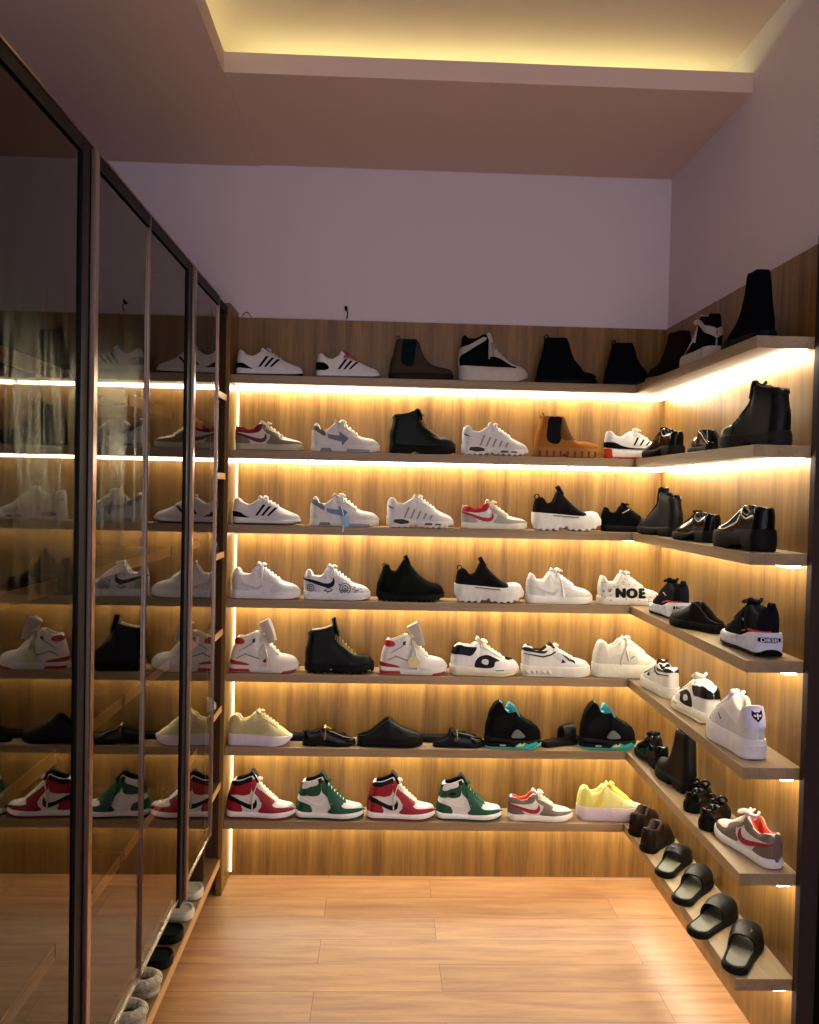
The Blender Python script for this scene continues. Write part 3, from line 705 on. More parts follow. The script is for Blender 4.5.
def arrow_low(arrow=(120, 120, 126), tab=(110, 104, 96), tagged=False):
    P = [('arrow', arrow, [(.26, .195), (.245, .255), (.42, .235), (.415, .295), (.55, .20), (.46, .09), (.45, .15)], 'u1', .010),
         ('heel_trim', tab, [(.06, .36), (.08, .40), (.15, .335), (.22, .27), (.205, .225), (.13, .27)], 'u', .010),
         ('heel_overlay', (214, 210, 206), [(.02, .10), (.03, .34), (.08, .30), (.13, .10)], 'u', .005), ('sole_insert', (124, 122, 130), [(.14, .012), (.16, .055), (.29, .055), (.32, .012)], 's', .004),
         ('sole_insert', (146, 148, 160), [(.52, .008), (.53, .05), (.86, .04), (.86, .012)], 's', .004), ('mudguard', (220, 216, 212), [(.60, .10), (.62, .2), (.72, .2), (.86, .19), (.97, .15), (.985, .1)], 'u', .006)]
    d = dict(L=.302, col=(228, 224, 220), sole=(226, 222, 218), lining=(214, 206, 206), sole_top=[(0, .105), (.5, .10), (1, .10)],
        top=[(0, .36), (.05, .42), (.09, .40), (.14, .325), (.22, .32), (.30, .385), (.37, .43), (.45, .415), (.55, .355), (.66, .27), (.76, .225), (.88, .205), (.95, .17), (1, .11)],
        open=(.05, .34), flare=.05, panels=P, laces=((228, 226, 216), .40, .64, 6, .013), tongue=((216, 206, 206), [(.40, .39), (.355, .43), (.33, .445)], .08), bow=1.5)
    if tagged:
        def tg(s, root):
            mb = MB(); y = -.285
            mb.tube(R3(s, (.44, -.10, .30), (.47, -.15, .24), (.50, y, .16)), .006*s.L)
            mb.build('tag_string', mat((150, 180, 215), 'lace'), root)
            m2 = MB(); m2.box(R3(s, (.465, y-.008, .0))[0], R3(s, (.575, y, .155))[0], 0, .0008); m2.build('hang_tag', mat((150, 190, 226), 'foam'), root, smooth=False)
            m3 = MB(); m3.tube(R3(s, (.50, y+.0, .02), (.50, y-.004, -.02), (.49, y-.006, -.07)), .010*s.L); m3.build('lace_end', mat((225, 228, 235), 'lace'), root)
        d['extra'] = [tg]
    return d
def lace_boot(col, laces=(120, 92, 60), sole=(16, 16, 17), matk='leather', h=.0, tongue_up=.08, L=.298, lining=None, lean=.035, lug=(.03, 11)):
    P = [('collar', tuple(min(255, int(v*1.2+6)) for v in col), [(.07, .52+h), (.08, .575+h), (.2, .59+h), (.36, .63+h), (.38, .58+h), (.2, .54+h)], 'u', .012),
         ('toe_overlay', tuple(min(255, v+4) for v in col), [(.66, .14), (.68, .25), (.78, .255), (.90, .23), (.97, .17), (.985, .14)], 'u', .007),
         ('heel_overlay', tuple(min(255, v+4) for v in col), [(.03, .15), (.03, .34), (.1, .36), (.2, .27), (.28, .22), (.3, .15)], 'u', .007)]
    return dict(L=L, mat=matk, col=col, sole=sole, lining=lining or (40, 38, 38), k=.68, lean=lean, pinch=.08, a=2.2,
        top=[(0, .55+h), (.05, .585+h), (.15, .595+h), (.28, .62+h), (.37, .65+h), (.43, .60+h), (.49, .50), (.58, .40), (.67, .31), (.74, .27), (.84, .265), (.92, .24), (1, .14)],
        open=(.05, .38), sole_top=[(0, .15), (.5, .12), (1, .13)], lug=lug, arch=(.34, .44, .035), flare=.05, panels=P, laces=(laces, .44, .70, 7, .011, .09), tongue=(col, [(.46, .50+h), (.42, .64+h), (.39, .66+h+tongue_up)], .085), bow=1.0)
def chelsea(col, gore, h=.60, sole=None, st=.10, lug=(0, 10), L=.285, matk='suede', toe_h=.19, tab=True, arch=None, soletop=None, k=.72, front=.44, lean=.08, lining=None):
    P = [('elastic_gore', gore, [(.17, h-.02), (.16, h*.66), (.19, h*.42), (.27, h*.33), (.35, h*.33), (.39, h*.45), (.40, h*.70), (.40, h-.03)], 'u', .008, 'fabric')] if gore else []
    d = dict(L=L, mat=matk, col=col, sole=sole or col, k=k, lean=lean, pinch=.10, lining=lining or (30, 26, 24),
        top=[(0, h-.01), (.08, h), (.25, h-.005), (front-.03, h), (front+.02, h*.93), (front+.06, h*.74), (front+.13, h*.53), (front+.22, h*.40), (.76, toe_h+.03), (.86, toe_h+.01), (.94, toe_h-.01), (1, toe_h*.65)],
        open=(.05, front-.04), sole_top=soletop or [(0, st), (1, st*.95)], lug=lug, panels=P, arch=arch)
    if tab: d['tab'] = (col, h-.03, .07)
    return d
def platform_slip():
    return dict(L=.306, mat='fabric', col=(30, 28, 29), sole=(224, 221, 216), lining=(26, 24, 24), k=.58, width=.95,
        top=[(0, .42), (.09, .47), (.14, .45), (.21, .385), (.28, .40), (.34, .54), (.375, .575), (.43, .53), (.50, .45), (.60, .36), (.70, .285), (.76, .265), (.86, .275), (.93, .255), (.97, .20), (1, .15)],
        open=(.09, .34), lean=.10, cav=.10, sole_top=[(0, .255), (.10, .25), (.35, .235), (.7, .215), (.8, .24), (.93, .22), (1, .16)], sole_bot=[(0, .09), (.04, .03), (.12, .0), (.38, 0), (.44, .02), (.62, 0), (.8, .01), (.92, .05), (1, .10)],
        lug=(.022, 11), arch=(.37, .50, .02), flare=.10, bulge=.02,
        caps=[('toe_cap', (224, 221, 216), lambda x, z: x > .755, 'rubber')],
        panels=[('knit_rib', (20, 19, 20), [(.44+.04*i, .26), (.455+.04*i, .26), (.50+.037*i, .42-.038*i), (.488+.037*i, .425-.038*i)], 'u1', .008) for i in range(6)] + [('sole_groove', (70, 66, 62), [(.28, .212), (.28, .222), (.64, .196), (.64, .186)], 's', .013)],
        tongue=((34, 32, 32), [(.42, .50), (.37, .58), (.345, .625)], .06), tab=((26, 25, 26), .44, .06))
def sock_runner():
    c = (24, 30, 27)
    return dict(L=.302, mat='fabric', col=c, sole=(18, 20, 19), lining=(20, 22, 21), k=.60, lean=.10,
        top=[(0, .47), (.06, .52), (.11, .51), (.17, .435), (.24, .42), (.32, .50), (.40, .60), (.44, .605), (.50, .53), (.60, .41), (.70, .325), (.80, .275), (.90, .255), (.96, .21), (1, .13)],
        open=(.06, .38), sole_top=[(0, .14), (.4, .10), (1, .11)], sole_bot=[(0, .05), (.06, .01), (.15, 0), (.75, 0), (.9, .02), (1, .07)], lug=(.015, 14), flare=.08, tab=(c, .47, .05), tongue=(c, [(.47, .52), (.43, .61), (.41, .65)], .06),
        panels=[('side_overlay', (30, 36, 33), [(.30, .12), (.34, .30), (.46, .45), (.56, .40), (.70, .26), (.66, .13)], 'u', .006), ('toe_guard', (16, 18, 17), [(.78, .1), (.80, .2), (.90, .2), (.97, .16), (.985, .1)], 'u', .007), ('heel_clip', (14, 16, 15), [(.03, .1), (.03, .26), (.12, .25), (.22, .12)], 'u', .008)])
def hoop_high():
    R_ = (176, 28, 44)
    P = [('heel_tab', R_, [(.05, .44), (.08, .50), (.17, .47), (.19, .42), (.10, .40)], 'u', .012), ('red_wedge', R_, [(.025, .13), (.05, .18), (.16, .155), (.27, .13), (.30, .105), (.15, .10), (.05, .10)], 'u', .008),
         ('heel_inset', R_, [(.02, .012), (.015, .055), (.30, .055), (.32, .012)], 's', .005, 'rubber'), ('toe_inset', R_, [(.78, .006), (.79, .032), (.97, .05), (.97, .03)], 's', .004, 'rubber'),
         ('seam_line', (70, 62, 62), [(.14, .30), (.145, .31), (.32, .42), (.325, .41)], 'u1', .010), ('seam_line', (70, 62, 62), [(.12, .20), (.115, .21), (.22, .26), (.225, .25)], 'u1', .010), ('seam_line', (70, 62, 62), [(.22, .265), (.225, .275), (.46, .20), (.455, .19)], 'u1', .010),
         ('logo_patch', (60, 56, 54), [(.33, .42), (.33, .475), (.375, .49), (.375, .435)], 'u1', .012), ('side_overlay', (232, 226, 220), [(.24, .11), (.24, .24), (.36, .36), (.46, .30), (.52, .16), (.52, .11)], 'u', .005),
         ('mudguard', (234, 228, 222), [(.62, .10), (.63, .21), (.72, .235), (.84, .215), (.95, .19), (.985, .10)], 'u', .007), ('red_mark', R_, [(.50, .16), (.53, .20), (.57, .19), (.56, .15)], 'u', .012)]
    return dict(L=.302, col=(228, 222, 216), sole=(226, 220, 214), lining=(150, 140, 126), k=.64, lean=.08,
        top=[(0, .46), (.07, .51), (.14, .50), (.24, .53), (.33, .565), (.40, .58), (.47, .52), (.56, .44), (.65, .34), (.72, .27), (.82, .25), (.91, .225), (.96, .19), (1, .12)],
        open=(.06, .37), sole_top=[(0, .115), (.5, .095), (1, .11)], flare=.06, panels=P, laces=((222, 214, 200), .45, .68, 6, .013, .09), bow=1.3, strands=[(-1, [(.50, .40), (.55, .26), (.56, .15), (.55, .08)]), (-1, [(.5, .4), (.46, .30), (.50, .22), (.54, .30), (.5, .4)])],
        tongue=((216, 208, 192), [(.52, .40), (.485, .54), (.44, .65), (.415, .695)], .115), tongue_th=.03, tongue_curl=.15)
def skate_block(coll=(28, 26, 26), strands=None):
    P = [('collar', coll, [(.05, .36), (.09, .425), (.18, .405), (.30, .40), (.37, .40), (.34, .33), (.28, .28), (.16, .295), (.06, .30)], 'u', .010), ('side_panel', coll, [(.35, .17), (.40, .26), (.52, .295), (.64, .25), (.70, .215), (.64, .20), (.60, .125), (.38, .115)], 'u', .008),
         ('side_patch', (224, 222, 218), [(.45, .19), (.46, .23), (.51, .24), (.545, .215), (.53, .165), (.48, .17)], 'u', .014), ('small_print', (60, 56, 54), [(.64, .085), (.64, .095), (.76, .10), (.76, .09)], 's', .004)]
    d = dict(L=.308, col=(230, 228, 226), sole=(228, 222, 204), lining=(226, 222, 214), k=.63, lean=.08, width=1.05,
        top=[(0, .38), (.09, .435), (.18, .42), (.28, .415), (.36, .455), (.43, .46), (.52, .41), (.62, .335), (.72, .275), (.82, .245), (.90, .225), (.96, .18), (1, .12)],
        open=(.07, .37), sole_top=[(0, .135), (.3, .12), (.6, .11), (1, .12)], sole_bot=[(0, .03), (.07, 0), (.7, 0), (.9, .015), (1, .06)], flare=.08, panels=P, outsole_col=(214, 200, 160), outsole=.03,
        caps=[('toe_box', coll, lambda x, z: .78 < x < .90 and z > .225, 'suede')], laces=((232, 226, 206), .44, .70, 6, .015, .085), bow=1.3, tongue=((226, 220, 210), [(.44, .43), (.40, .49), (.37, .51)], .08))
    if strands: d['strands'] = strands
    return d
def stud_low(strands=None):
    nav = (44, 42, 58)
    P = [('line_trim', nav, [(.06, .315), (.06, .325), (.30, .29), (.42, .325), (.50, .37), (.51, .355), (.43, .305), (.30, .27)], 'u1', .010), ('line_trim', nav, [(.58, .30), (.59, .31), (.68, .245), (.74, .23), (.76, .20), (.75, .195), (.72, .215), (.66, .23)], 'u1', .010),
         ('emblem', (40, 38, 44), [(.555, .20), (.575, .255), (.62, .205)], 'u1', .012), ('collar', (46, 42, 50), [(.06, .37), (.08, .415), (.18, .385), (.30, .355), (.36, .37), (.32, .325), (.2, .335)], 'u', .010), ('grey_overlay', (198, 198, 204), [(.44, .30), (.5, .36), (.6, .31), (.68, .24), (.6, .22), (.5, .25)], 'u', .006)]
    def studs(s, root):
        for sd in (d.get('side', -1),):
            for i in range(5):
                mb = MB()
                a = .05+.075*i; c = [(a, .035), (a+.066, .035), (a+.066, .105), (a, .105)]; b = len(mb.v)
                mb.v += [tuple(s.PS(x, h, sd, .004)) for x, h in c]+[tuple(s.PS(a+.033, .07, sd, .030))]
                mb.f += [(b, b+1, b+4), (b+1, b+2, b+4), (b+2, b+3, b+4), (b+3, b, b+4)]; mb.m += [0]*4
                mb.build('sole_stud', mat((214, 208, 192), 'rubber'), root, smooth=False)
    d = dict(L=.300, col=(226, 223, 214), sole=(224, 220, 208), lining=(50, 46, 56), extra=[studs],
        top=[(0, .37), (.06, .43), (.12, .42), (.19, .365), (.28, .36), (.36, .41), (.43, .435), (.51, .385), (.61, .325), (.72, .265), (.84, .24), (.93, .21), (1, .14)],
        open=(.06, .38), sole_top=[(0, .15), (.4, .14), (1, .145)], sole_bot=[(0, 0), (.85, 0), (1, .02)], flare=.07, panels=P, laces=((222, 219, 212), .46, .70, 6, .012), tongue=((54, 50, 58), [(.46, .37), (.41, .43), (.38, .455)], .08))
    if strands: d['strands'] = strands
    return d
def bulky(col=(228, 222, 206), emblem=False, L=.292, bow=.8, strands=None):
    P = [('side_overlay', tuple(int(v*.91) for v in col), [(.20, .20), (.24, .30), (.40, .36), (.55, .40), (.64, .32), (.60, .20)], 'u', .006), ('heel_overlay', tuple(int(v*.92) for v in col), [(.025, .20), (.03, .46), (.10, .5), (.17, .40), (.22, .28), (.23, .20)], 'u', .008),
         ('small_bar', (70, 66, 60), [(.53, .28), (.54, .275), (.60, .325), (.59, .33)], 'u1', .012), ('toe_guard', tuple(int(v*.98) for v in col), [(.66, .2), (.68, .31), (.8, .30), (.93, .26), (.985, .2)], 'u', .006)]
    if emblem:
        P.append(('heel_tab', (206, 200, 226), [(-.085, .34), (-.085, .50), (-.05, .545), (.05, .545), (.085, .50), (.085, .34), (.04, .33), (-.04, .33)], 'h', .020))
        P.append(('sole_label', tuple(int(v*.95) for v in col), [(-.08, .10), (-.08, .145), (.08, .145), (.08, .10)], 'H', .012))
    def wolf(s, root):
        k = .145; o = [(-.30, .42), (-.14, .26), (0, .30), (.14, .26), (.30, .42), (.33, .08), (.24, -.12), (.10, -.26), (0, -.38), (-.10, -.26), (-.24, -.12), (-.33, .08)]
        mb = MB(); patch_into(mb, lambda a, b, sd, q: s.PH(a, b, q), [(x*k, .445+y*k) for x, y in o], .026, (1,), .012, False, 0)
        for g in (-1, 1):
            patch_into(mb, lambda a, b, sd, q: s.PH(a, b, q), [(g*x*k, .445+y*k) for x, y in [(.06, .06), (.20, .14), (.22, .04), (.12, -.02)]][::g], .029, (1,), .012, False, 1)
        patch_into(mb, lambda a, b, sd, q: s.PH(a, b, q), [(x*k, .445+y*k) for x, y in [(-.05, .2), (.05, .2), (.035, -.14), (0, -.2), (-.035, -.14)]], .029, (1,), .012, False, 1)
        mb.build('wolf_face_emblem', [mat((18, 17, 20), 'leather'), mat((214, 208, 226), 'leather')], root, smooth=False)
    d = dict(L=L, col=col, sole=tuple(int(v*.985) for v in col), lining=(206, 204, 168) if emblem else col, k=.62, width=1.02, toe=2.2, lean=.08,
        top=[(0, .48), (.07, .535), (.14, .52), (.22, .455), (.31, .475), (.40, .555), (.48, .58), (.56, .53), (.66, .45), (.76, .375), (.86, .31), (.94, .25), (1, .19)],
        open=(.06, .41), cav=.08, sole_top=[(0, .205), (.4, .195), (1, .20)], sole_bot=[(0, .015), (.06, 0), (.75, 0), (.9, .02), (1, .07)], flare=.08, bulge=.015, panels=P, laces=(col, .50, .74, 6, .013), tongue=(col, [(.50, .50), (.46, .56), (.44, .585)], .085), bow=bow)
    if emblem: d['extra'] = [wolf]
    if strands: d['strands'] = strands
    return d
def heel_text_runner(L=.296, strands=None):
    P = [('label_plate', (22, 20, 26), [(-.06, .155), (-.075, .178), (-.06, .20), (.10, .20), (.115, .178), (.10, .155)], 'H', .016), ('red_piping', (196, 60, 70), [(.015, .242), (.02, .262), (.3, .245), (.45, .20), (.45, .185), (.3, .225)], 'u1', .012),
         ('side_blade', (205, 208, 226), [(.24, .06), (.27, .17), (.40, .15), (.38, .05)], 's', .010), ('side_blade', (205, 208, 226), [(.42, .05), (.45, .145), (.56, .125), (.54, .04)], 's', .010), ('white_stripe', (225, 225, 230), [(.34, .30), (.345, .31), (.47, .335), (.465, .325)], 'u1', .012)]
    def txt(s, root):
        mb = MB(); surf_text(mb, lambda a, b, sd, o: s.PH(a, b, o, True), 'DIESEL', .02, .178, .054, 1, .022, True)
        mb.build('heel_lettering', mat((232, 232, 240), 'rubber'), root, smooth=False, fix=False)
    d = dict(L=L, mat='fabric', col=(28, 28, 36), sole=(214, 216, 232), outsole_col=(20, 19, 22), outsole=.035, lining=(34, 32, 36), k=.60, lean=.03,
        top=[(0, .47), (.05, .50), (.10, .47), (.17, .42), (.27, .42), (.36, .47), (.44, .48), (.54, .43), (.66, .34), (.78, .26), (.9, .22), (1, .14)],
        open=(.05, .38), cav=.08, sole_top=[(0, .25), (.2, .225), (.45, .15), (1, .13)], sole_bot=[(0, .05), (.05, .01), (.15, 0), (.75, 0), (.9, .02), (1, .06)], lug=(.015, 8), flare=.16, bulge=.02, panels=P,
        laces=((46, 40, 42), .44, .68, 6, .013), bow=1.6, tongue=((30, 29, 36), [(.44, .44), (.40, .50), (.37, .52)], .075), tab=((24, 23, 32), .46, .07), extra=[txt])
    if strands: d['strands'] = strands
    return d
def formal(col=(18, 18, 20), h=.34, dip=.25, tonguetop=.36, st=.09, heel=.10, matk='patent', L=.285, laces=None, platform=0, extra_panels=(), lining=None, open_=(.05, .36), toe_h=.17, k=.66, tongue=None):
    sb = [(0, 0), (.26, 0), (.275, heel*.8 if heel else 0), (.42, heel*.55), (.58, .0), (.82, 0), (1, .03)]
    d = dict(L=L, mat=matk, col=col, sole=(20, 19, 19), shiny_sole=False, lining=lining or (30, 27, 25), k=k, lean=.02,
        top=[(0, h-.02+platform), (.06, h+platform), (.14, h-.03+platform), (.24, dip+platform), (.31, dip+.03+platform), (.37, tonguetop+platform), (.44, tonguetop-.01+platform), (.54, tonguetop-.07+platform), (.66, toe_h+.07+platform), (.78, toe_h+.025+platform), (.9, toe_h+platform), (1, toe_h*.5+.03+platform)],
        open=open_, cav=.06, sole_top=[(0, st+.05+platform), (.3, st+.04+platform), (.5, st+platform), (1, st+platform)], sole_bot=sb, flare=.05, panels=list(extra_panels))
    if laces: d['laces'] = laces
    if tongue: d['tongue'] = tongue
    return d
def mule(col=(22, 21, 22), h=.40, peak=.48, st=.10, toe_h=.20, matk='leather', L=.285, bit=None, outs=None, wd=1.0, heel=0, lining=None):
    d = dict(L=L, mat=matk, col=col, sole=(18, 18, 18), k=.84, lean=0, width=wd, lining=lining or (34, 31, 29), cav=.055,
        top=[(0, st+.03), (.10, st+.05), (.20, st+.085), (.32, (st+.08+h)/2), (peak-.03, h-.01), (peak+.02, h), (peak+.10, h-.06), (.70, toe_h+.07), (.82, toe_h+.03), (.93, toe_h-.01), (1, st+.02)],
        open=(-.2, peak-.0), sole_top=[(0, st), (1, st)], sole_bot=[(0, 0), (.27, 0), (.28, heel), (.5, heel*.4), (.6, 0), (.85, 0), (1, .02)], flare=.05,
        panels=[('welt', (34, 32, 32), [(.5, st+.004), (.5, st+.03), (.75, st+.03), (.95, st+.03), (.98, st+.004)], 'u', .006)])
    if bit:
        def bt(s, root):
            mb = MB()
            x = peak+.09
            mb.tube([tuple(Vector((x+.02*cos(u), y*.8, s.ztop(x, y*.8)+.018+.0*sin(u)))*s.L) for y, u in [(-.11, 0), (-.06, 1), (-.03, 0), (0, 1), (.03, 0), (.06, 1), (.11, 0)]], .011*s.L)
            for g in (-1, 1): mb.tube([tuple(Vector((x+.035*cos(2*pi*q/8), g*.095, s.ztop(x, .095)+.01+.03*sin(2*pi*q/8)))*s.L) for q in range(9)], .008*s.L)
            mb.build('metal_bit', mat(bit, 'metal'), root)
        d['extra'] = [bt]
    return d
def chukka_dark():      # black and teal lined high-top
    TEAL = (56, 170, 160); c = (22, 22, 24)
    P = [('mesh_window', (112, 116, 112), [(.46, .20), (.50, .30), (.57, .33), (.66, .26), (.68, .21), (.58, .19)], 'u', .010, 'fabric'), ('teal_flame', TEAL, [(.50, .03), (.56, .10), (.62, .08), (.66, .13), (.74, .10), (.88, .13), (.92, .09), (.80, .05), (.6, .02)], 's', .007),
         ('flame_tip', (214, 214, 130), [(.54, .05), (.60, .115), (.63, .09), (.68, .12), (.66, .07)], 's', .012), ('side_print', (170, 170, 166), [(.26, .05), (.26, .075), (.36, .075), (.36, .05)], 's', .007), ('midsole_stripe', (14, 14, 15), [(.05, .10), (.05, .14), (.3, .13), (.45, .11), (.45, .09)], 's', .008),
         ('ankle_overlay', (30, 30, 32), [(.14, .30), (.18, .52), (.34, .57), (.50, .56), (.50, .42), (.40, .33)], 'u', .008, 'suede')]
    return dict(L=.262, mat='suede', col=c, sole=(26, 26, 28), outsole_col=TEAL, outsole=.03, lining=(92, 176, 190), k=.70, lean=.05, width=1.12,
        top=[(0, .50), (.06, .64), (.14, .75), (.22, .79), (.28, .75), (.34, .65), (.42, .605), (.52, .625), (.58, .61), (.64, .52), (.73, .46), (.84, .41), (.93, .35), (1, .20)],
        open=(.22, .53), sole_top=[(0, .20), (.3, .17), (.6, .15), (1, .15)], sole_bot=[(0, .01), (.1, 0), (.75, 0), (1, .07)], flare=.06, panels=P, laces=((30, 30, 32), .62, .80, 4, .013), tongue=((92, 176, 190), [(.52, .50), (.45, .63), (.37, .68)], .10, 'fabric'), tongue_curl=.10, bow=0)
def slide(col=(24, 24, 25), bed=(92, 94, 84), L=.28, sth=.075, straps=((.44, .80, .20, .26),), name='slide_sandal', matk='leather', wd=1.05, rimh=.012):
    s = Shoe(dict(L=L, top=[(0, .2), (1, .2)], width=wd, toe=2.8)); root = empty(name)
    s.flare = .03
    bt = lambda x: .0 if x < .85 else (x-.85)**2*1.2
    tp = lambda x: sth+(.0 if x < .85 else (x-.85)**2*1.2)
    s.sole(bt, tp, .006).build('footbed_base', mat(col, 'rubber'), root, angle=35)
    # raised rim and sunken insole
    mb = MB(); N = 60; rows = []
    for i in range(N+1):
        t = i/N*2*pi; x = .5-.5*cos(t if t <= pi else 2*pi-t); sg = 1 if t <= pi else -1
        w = s.W(x); rows.append((x, sg*w, tp(x)))
    ring = []
    for x, y, z in rows[:-1]:
        cx = .5+(x-.5)*.93; cy = y*.90
        ring.append([tuple(v*L for v in p) for p in ((x, y, z-.01), (.5+(x-.5)*.985, y*.97, z+rimh), (cx, cy, z+rimh*.8), (.5+(x-.5)*.90, y*.84, z+.001))])
    mb.grid(ring+[ring[0]], 0); mb.build('footbed_rim', mat(col, 'rubber'), root)
    mb = MB(); V = [(.5+(x-.5)*.905, y*.85, z-.004+rimh*.4) for x, y, z in rows[:-1]]; i0 = 0
    n = 30; gr = []
    for i in range(n+1):
        x = .055+.89*i/n; w = s.W((x-.05)/.9)*.86; gr.append([tuple(v*L for v in (x, w*u, tp(x)+.004+.004*abs(u))) for u in (-1, -.75, -.4, 0, .4, .75, 1)])
    mb.grid(gr); mb.build('insole', mat(bed, 'leather'), root)
    for a, b, ha, hb in straps:
        mb = MB(); rows = []; n = 10
        for i in range(n+1):
            u = i/n; x = a+(b-a)*u; w = s.W(min(.95, x))*1.03+.008; H = ha+(hb-ha)*u if isinstance(ha, float) else 0; row = []
            crown = (sin(pi*min(1, max(0, u)))*.01)
            for (o, rev) in ((0, False), (-.018, True)):
                seq = range(15) if not rev else range(14, -1, -1)
                for j in seq:
                    ph = pi*j/14; cc = cos(ph); yy = (w+o)*(abs(cc)**.75)*(1 if cc > 0 else -1); zz = .03+(H+crown+o-.03)*sin(ph)**.62
                    row.append(tuple(v*L for v in (x+.03*sin(ph)*(1 if u < .5 else .6), yy, zz)))
            rows.append(row)
        i0 = mb.grid(rows, 0, True); nc = len(rows[0]); mb.cap([i0+q for q in range(nc)]); mb.cap([i0+n*nc+q for q in range(nc)][::-1])
        mb.build('strap', mat(col, matk), root, angle=50)
    return root
def buckle(root, x, y, z, L=.28):
    mb = MB(); mb.tube([((x+.02*cos(t))*L, (y+.018*sin(t))*L, z*L) for t in [2*pi*q/8 for q in range(9)]], .005*L); mb.build('stud', STEEL, root)
def fluffy(col=(188, 176, 150)):
    root = empty('slipper'); L = .27; s = Shoe(dict(L=L, top=[(0, .26), (1, .2)], width=1.2)); s.flare = .02
    s.sole(lambda x: 0, lambda x: .07, 0).build('sole', mat((170, 160, 140), 'foam'), root)
    mb = MB(); pts = []
    for i in range(40):
        t = 2*pi*i/40; x = .20-.17*cos(t); y = .125*sin(t); pts.append(((x)*L, y*L, (.14+.01*random.random())*L))
    pts.append(pts[0]); mb.tube(pts, .062*L, 0, 12)
    mb.build('fleece_cuff', mat(col, 'fur'), root, angle=80)
    d = dict(L=L, mat='fur', col=col, sole=col, k=.85, lean=0, width=1.2, lining=(90, 76, 56), lining_mat='fur', cav=.06, top=[(0, .17), (.3, .18), (.36, .26), (.6, .28), (.85, .24), (1, .14)], open=(-.2, .36), sole_top=[(0, .06), (1, .06)])
    q = Shoe(d); q.upper().build('upper', [mat(col, 'fur'), mat((90, 76, 56), 'fur')], root, angle=70)
    return root
def round_slipper(col, bed):
    root = slide(col, bed, L=.27, sth=.085, straps=((.46, .80, .30, .26),), name='slipper', matk='fabric', wd=1.3, rimh=.03)
    return root
# ------------------------------------------------------------------ the shoes, shelf by shelf
ORD = {1: 'top', 2: 'second', 3: 'third', 4: 'fourth', 5: 'fifth', 6: 'sixth', 7: 'lowest'}
def put(root, k, x, y, rz, label, cat, side='back', z=None):
    root.location = (x, y, (ZK[k] if z is None else z)+.0008); root.rotation_euler = (0, 0, radians(rz))
    g = {'back': 'shoes on the %s shelf of the back wall', 'right': 'shoes on the %s shelf of the side wall'}.get(side)
    tag(root, label, cat, g % ORD[k] if g else side)
    return root
def back(k, d, x0, x1, label, cat='sneaker', name=None, y=-.110, rz=0):
    d = dict(d); d['L'] = (x1-x0)/1.015; d['side'] = -1
    r = build_shoe(d, name or cat.replace(' ', '_')); return put(r, k, max(-.0115, x0+.000), y, rz, label, cat)
def right(k, d, x, y, rz, label, cat='sneaker', name=None, L=None):
    d = dict(d); d['side'] = 1
    if L: d['L'] = L
    r = build_shoe(d, name or cat.replace(' ', '_')); return put(r, k, x, y, rz, label, cat, 'right')
def again(src, k, x, label, y=-.110, rz=0, side='back', z=None):
    c = copy_tree(src); return put(c, k, x, y, rz, label, src['category'], side, z)

# --- top shelf
back(1, three_stripe(), 0, .291, 'white runner with black side stripes and black heel wedge, first on the unlit top shelf')
back(1, three_stripe(red=True, outs=(120, 90, 80)), .343, .623, 'white runner with black side stripes and reddish laces on the top shelf')
DK = (70, 54, 45)
back(1, chelsea(DK, (14, 40, 38), h=.62, sole=(46, 38, 34), st=.10), .656, .945, 'dark brown suede chelsea boot with dark green elastic on the top shelf', 'boot', 'chelsea_boot')
def big_hightop():
    return dict(L=.306, mat='fabric', col=(14, 17, 20), sole=(196, 190, 180), lining=(20, 20, 22), k=.68, lean=.02, width=1.05,
        top=[(0, .61), (.05, .655), (.13, .61), (.22, .615), (.33, .67), (.375, .68), (.42, .62), (.50, .50), (.60, .39), (.70, .29), (.78, .24), (.87, .235), (.94, .20), (1, .14)],
        open=(.05, .36), sole_top=[(0, .22), (.5, .20), (.8, .19), (.93, .18), (1, .13)], sole_bot=[(0, .02), (.1, 0), (.8, 0), (1, .07)], flare=.10, bulge=.015, cav=.08,
        caps=[('toe_cap', (204, 198, 186), lambda x, z: x > .80, 'rubber')],
        panels=[('ankle_strap', (176, 170, 158), [(.02, .20), (.015, .34), (.05, .44), (.18, .54), (.34, .625), (.36, .58), (.2, .48), (.09, .39), (.06, .31), (.06, .2)], 'u', .016)],
        bow=.5, laces=((190, 184, 170), .42, .76, 8, .018, .125), tongue=((190, 184, 170), [(.45, .56), (.41, .66), (.39, .69)], .07))
back(1, big_hightop(), .962, 1.27, 'black high-top sneaker with thick off-white sole and toe cap on the top shelf')
BB = (14, 20, 26)
back(1, chelsea(BB, None, h=.74, sole=(10, 14, 18), st=.09, tab=True, front=.50, matk='suede'), 1.300, 1.575, 'plain near-black ankle boot beside the black-and-white high-top on the top shelf', 'boot', 'ankle_boot')
back(1, chelsea(BB, None, h=.74, sole=(10, 14, 18), st=.09, tab=True, front=.50, matk='suede'), 1.600, 1.855, 'plain near-black ankle boot standing in the corner of the top shelf', 'boot', 'ankle_boot')
right(1, chelsea((44, 32, 28), None, h=.62, sole=(128, 118, 108), st=.045, tab=False, front=.46), 1.842, -.50, 105, 'dark brown ankle boot with thin pale sole, first past the corner on the top shelf', 'boot', 'ankle_boot', .29)
right(1, dict(big_hightop(), bow=2.0), 1.815, -.800, 90, 'black high-top with white sole and loose pale laces seen from behind', L=.27)
right(1, chelsea((10, 14, 22), None, h=.85, sole=(12, 17, 24), st=.14, tab=False, front=.42, L=.27, arch=(.3, .42, .05), k=.70), 1.822, -1.185, 92, 'tall near-black boot at the open end of the top shelf', 'boot', 'tall_boot', .28)
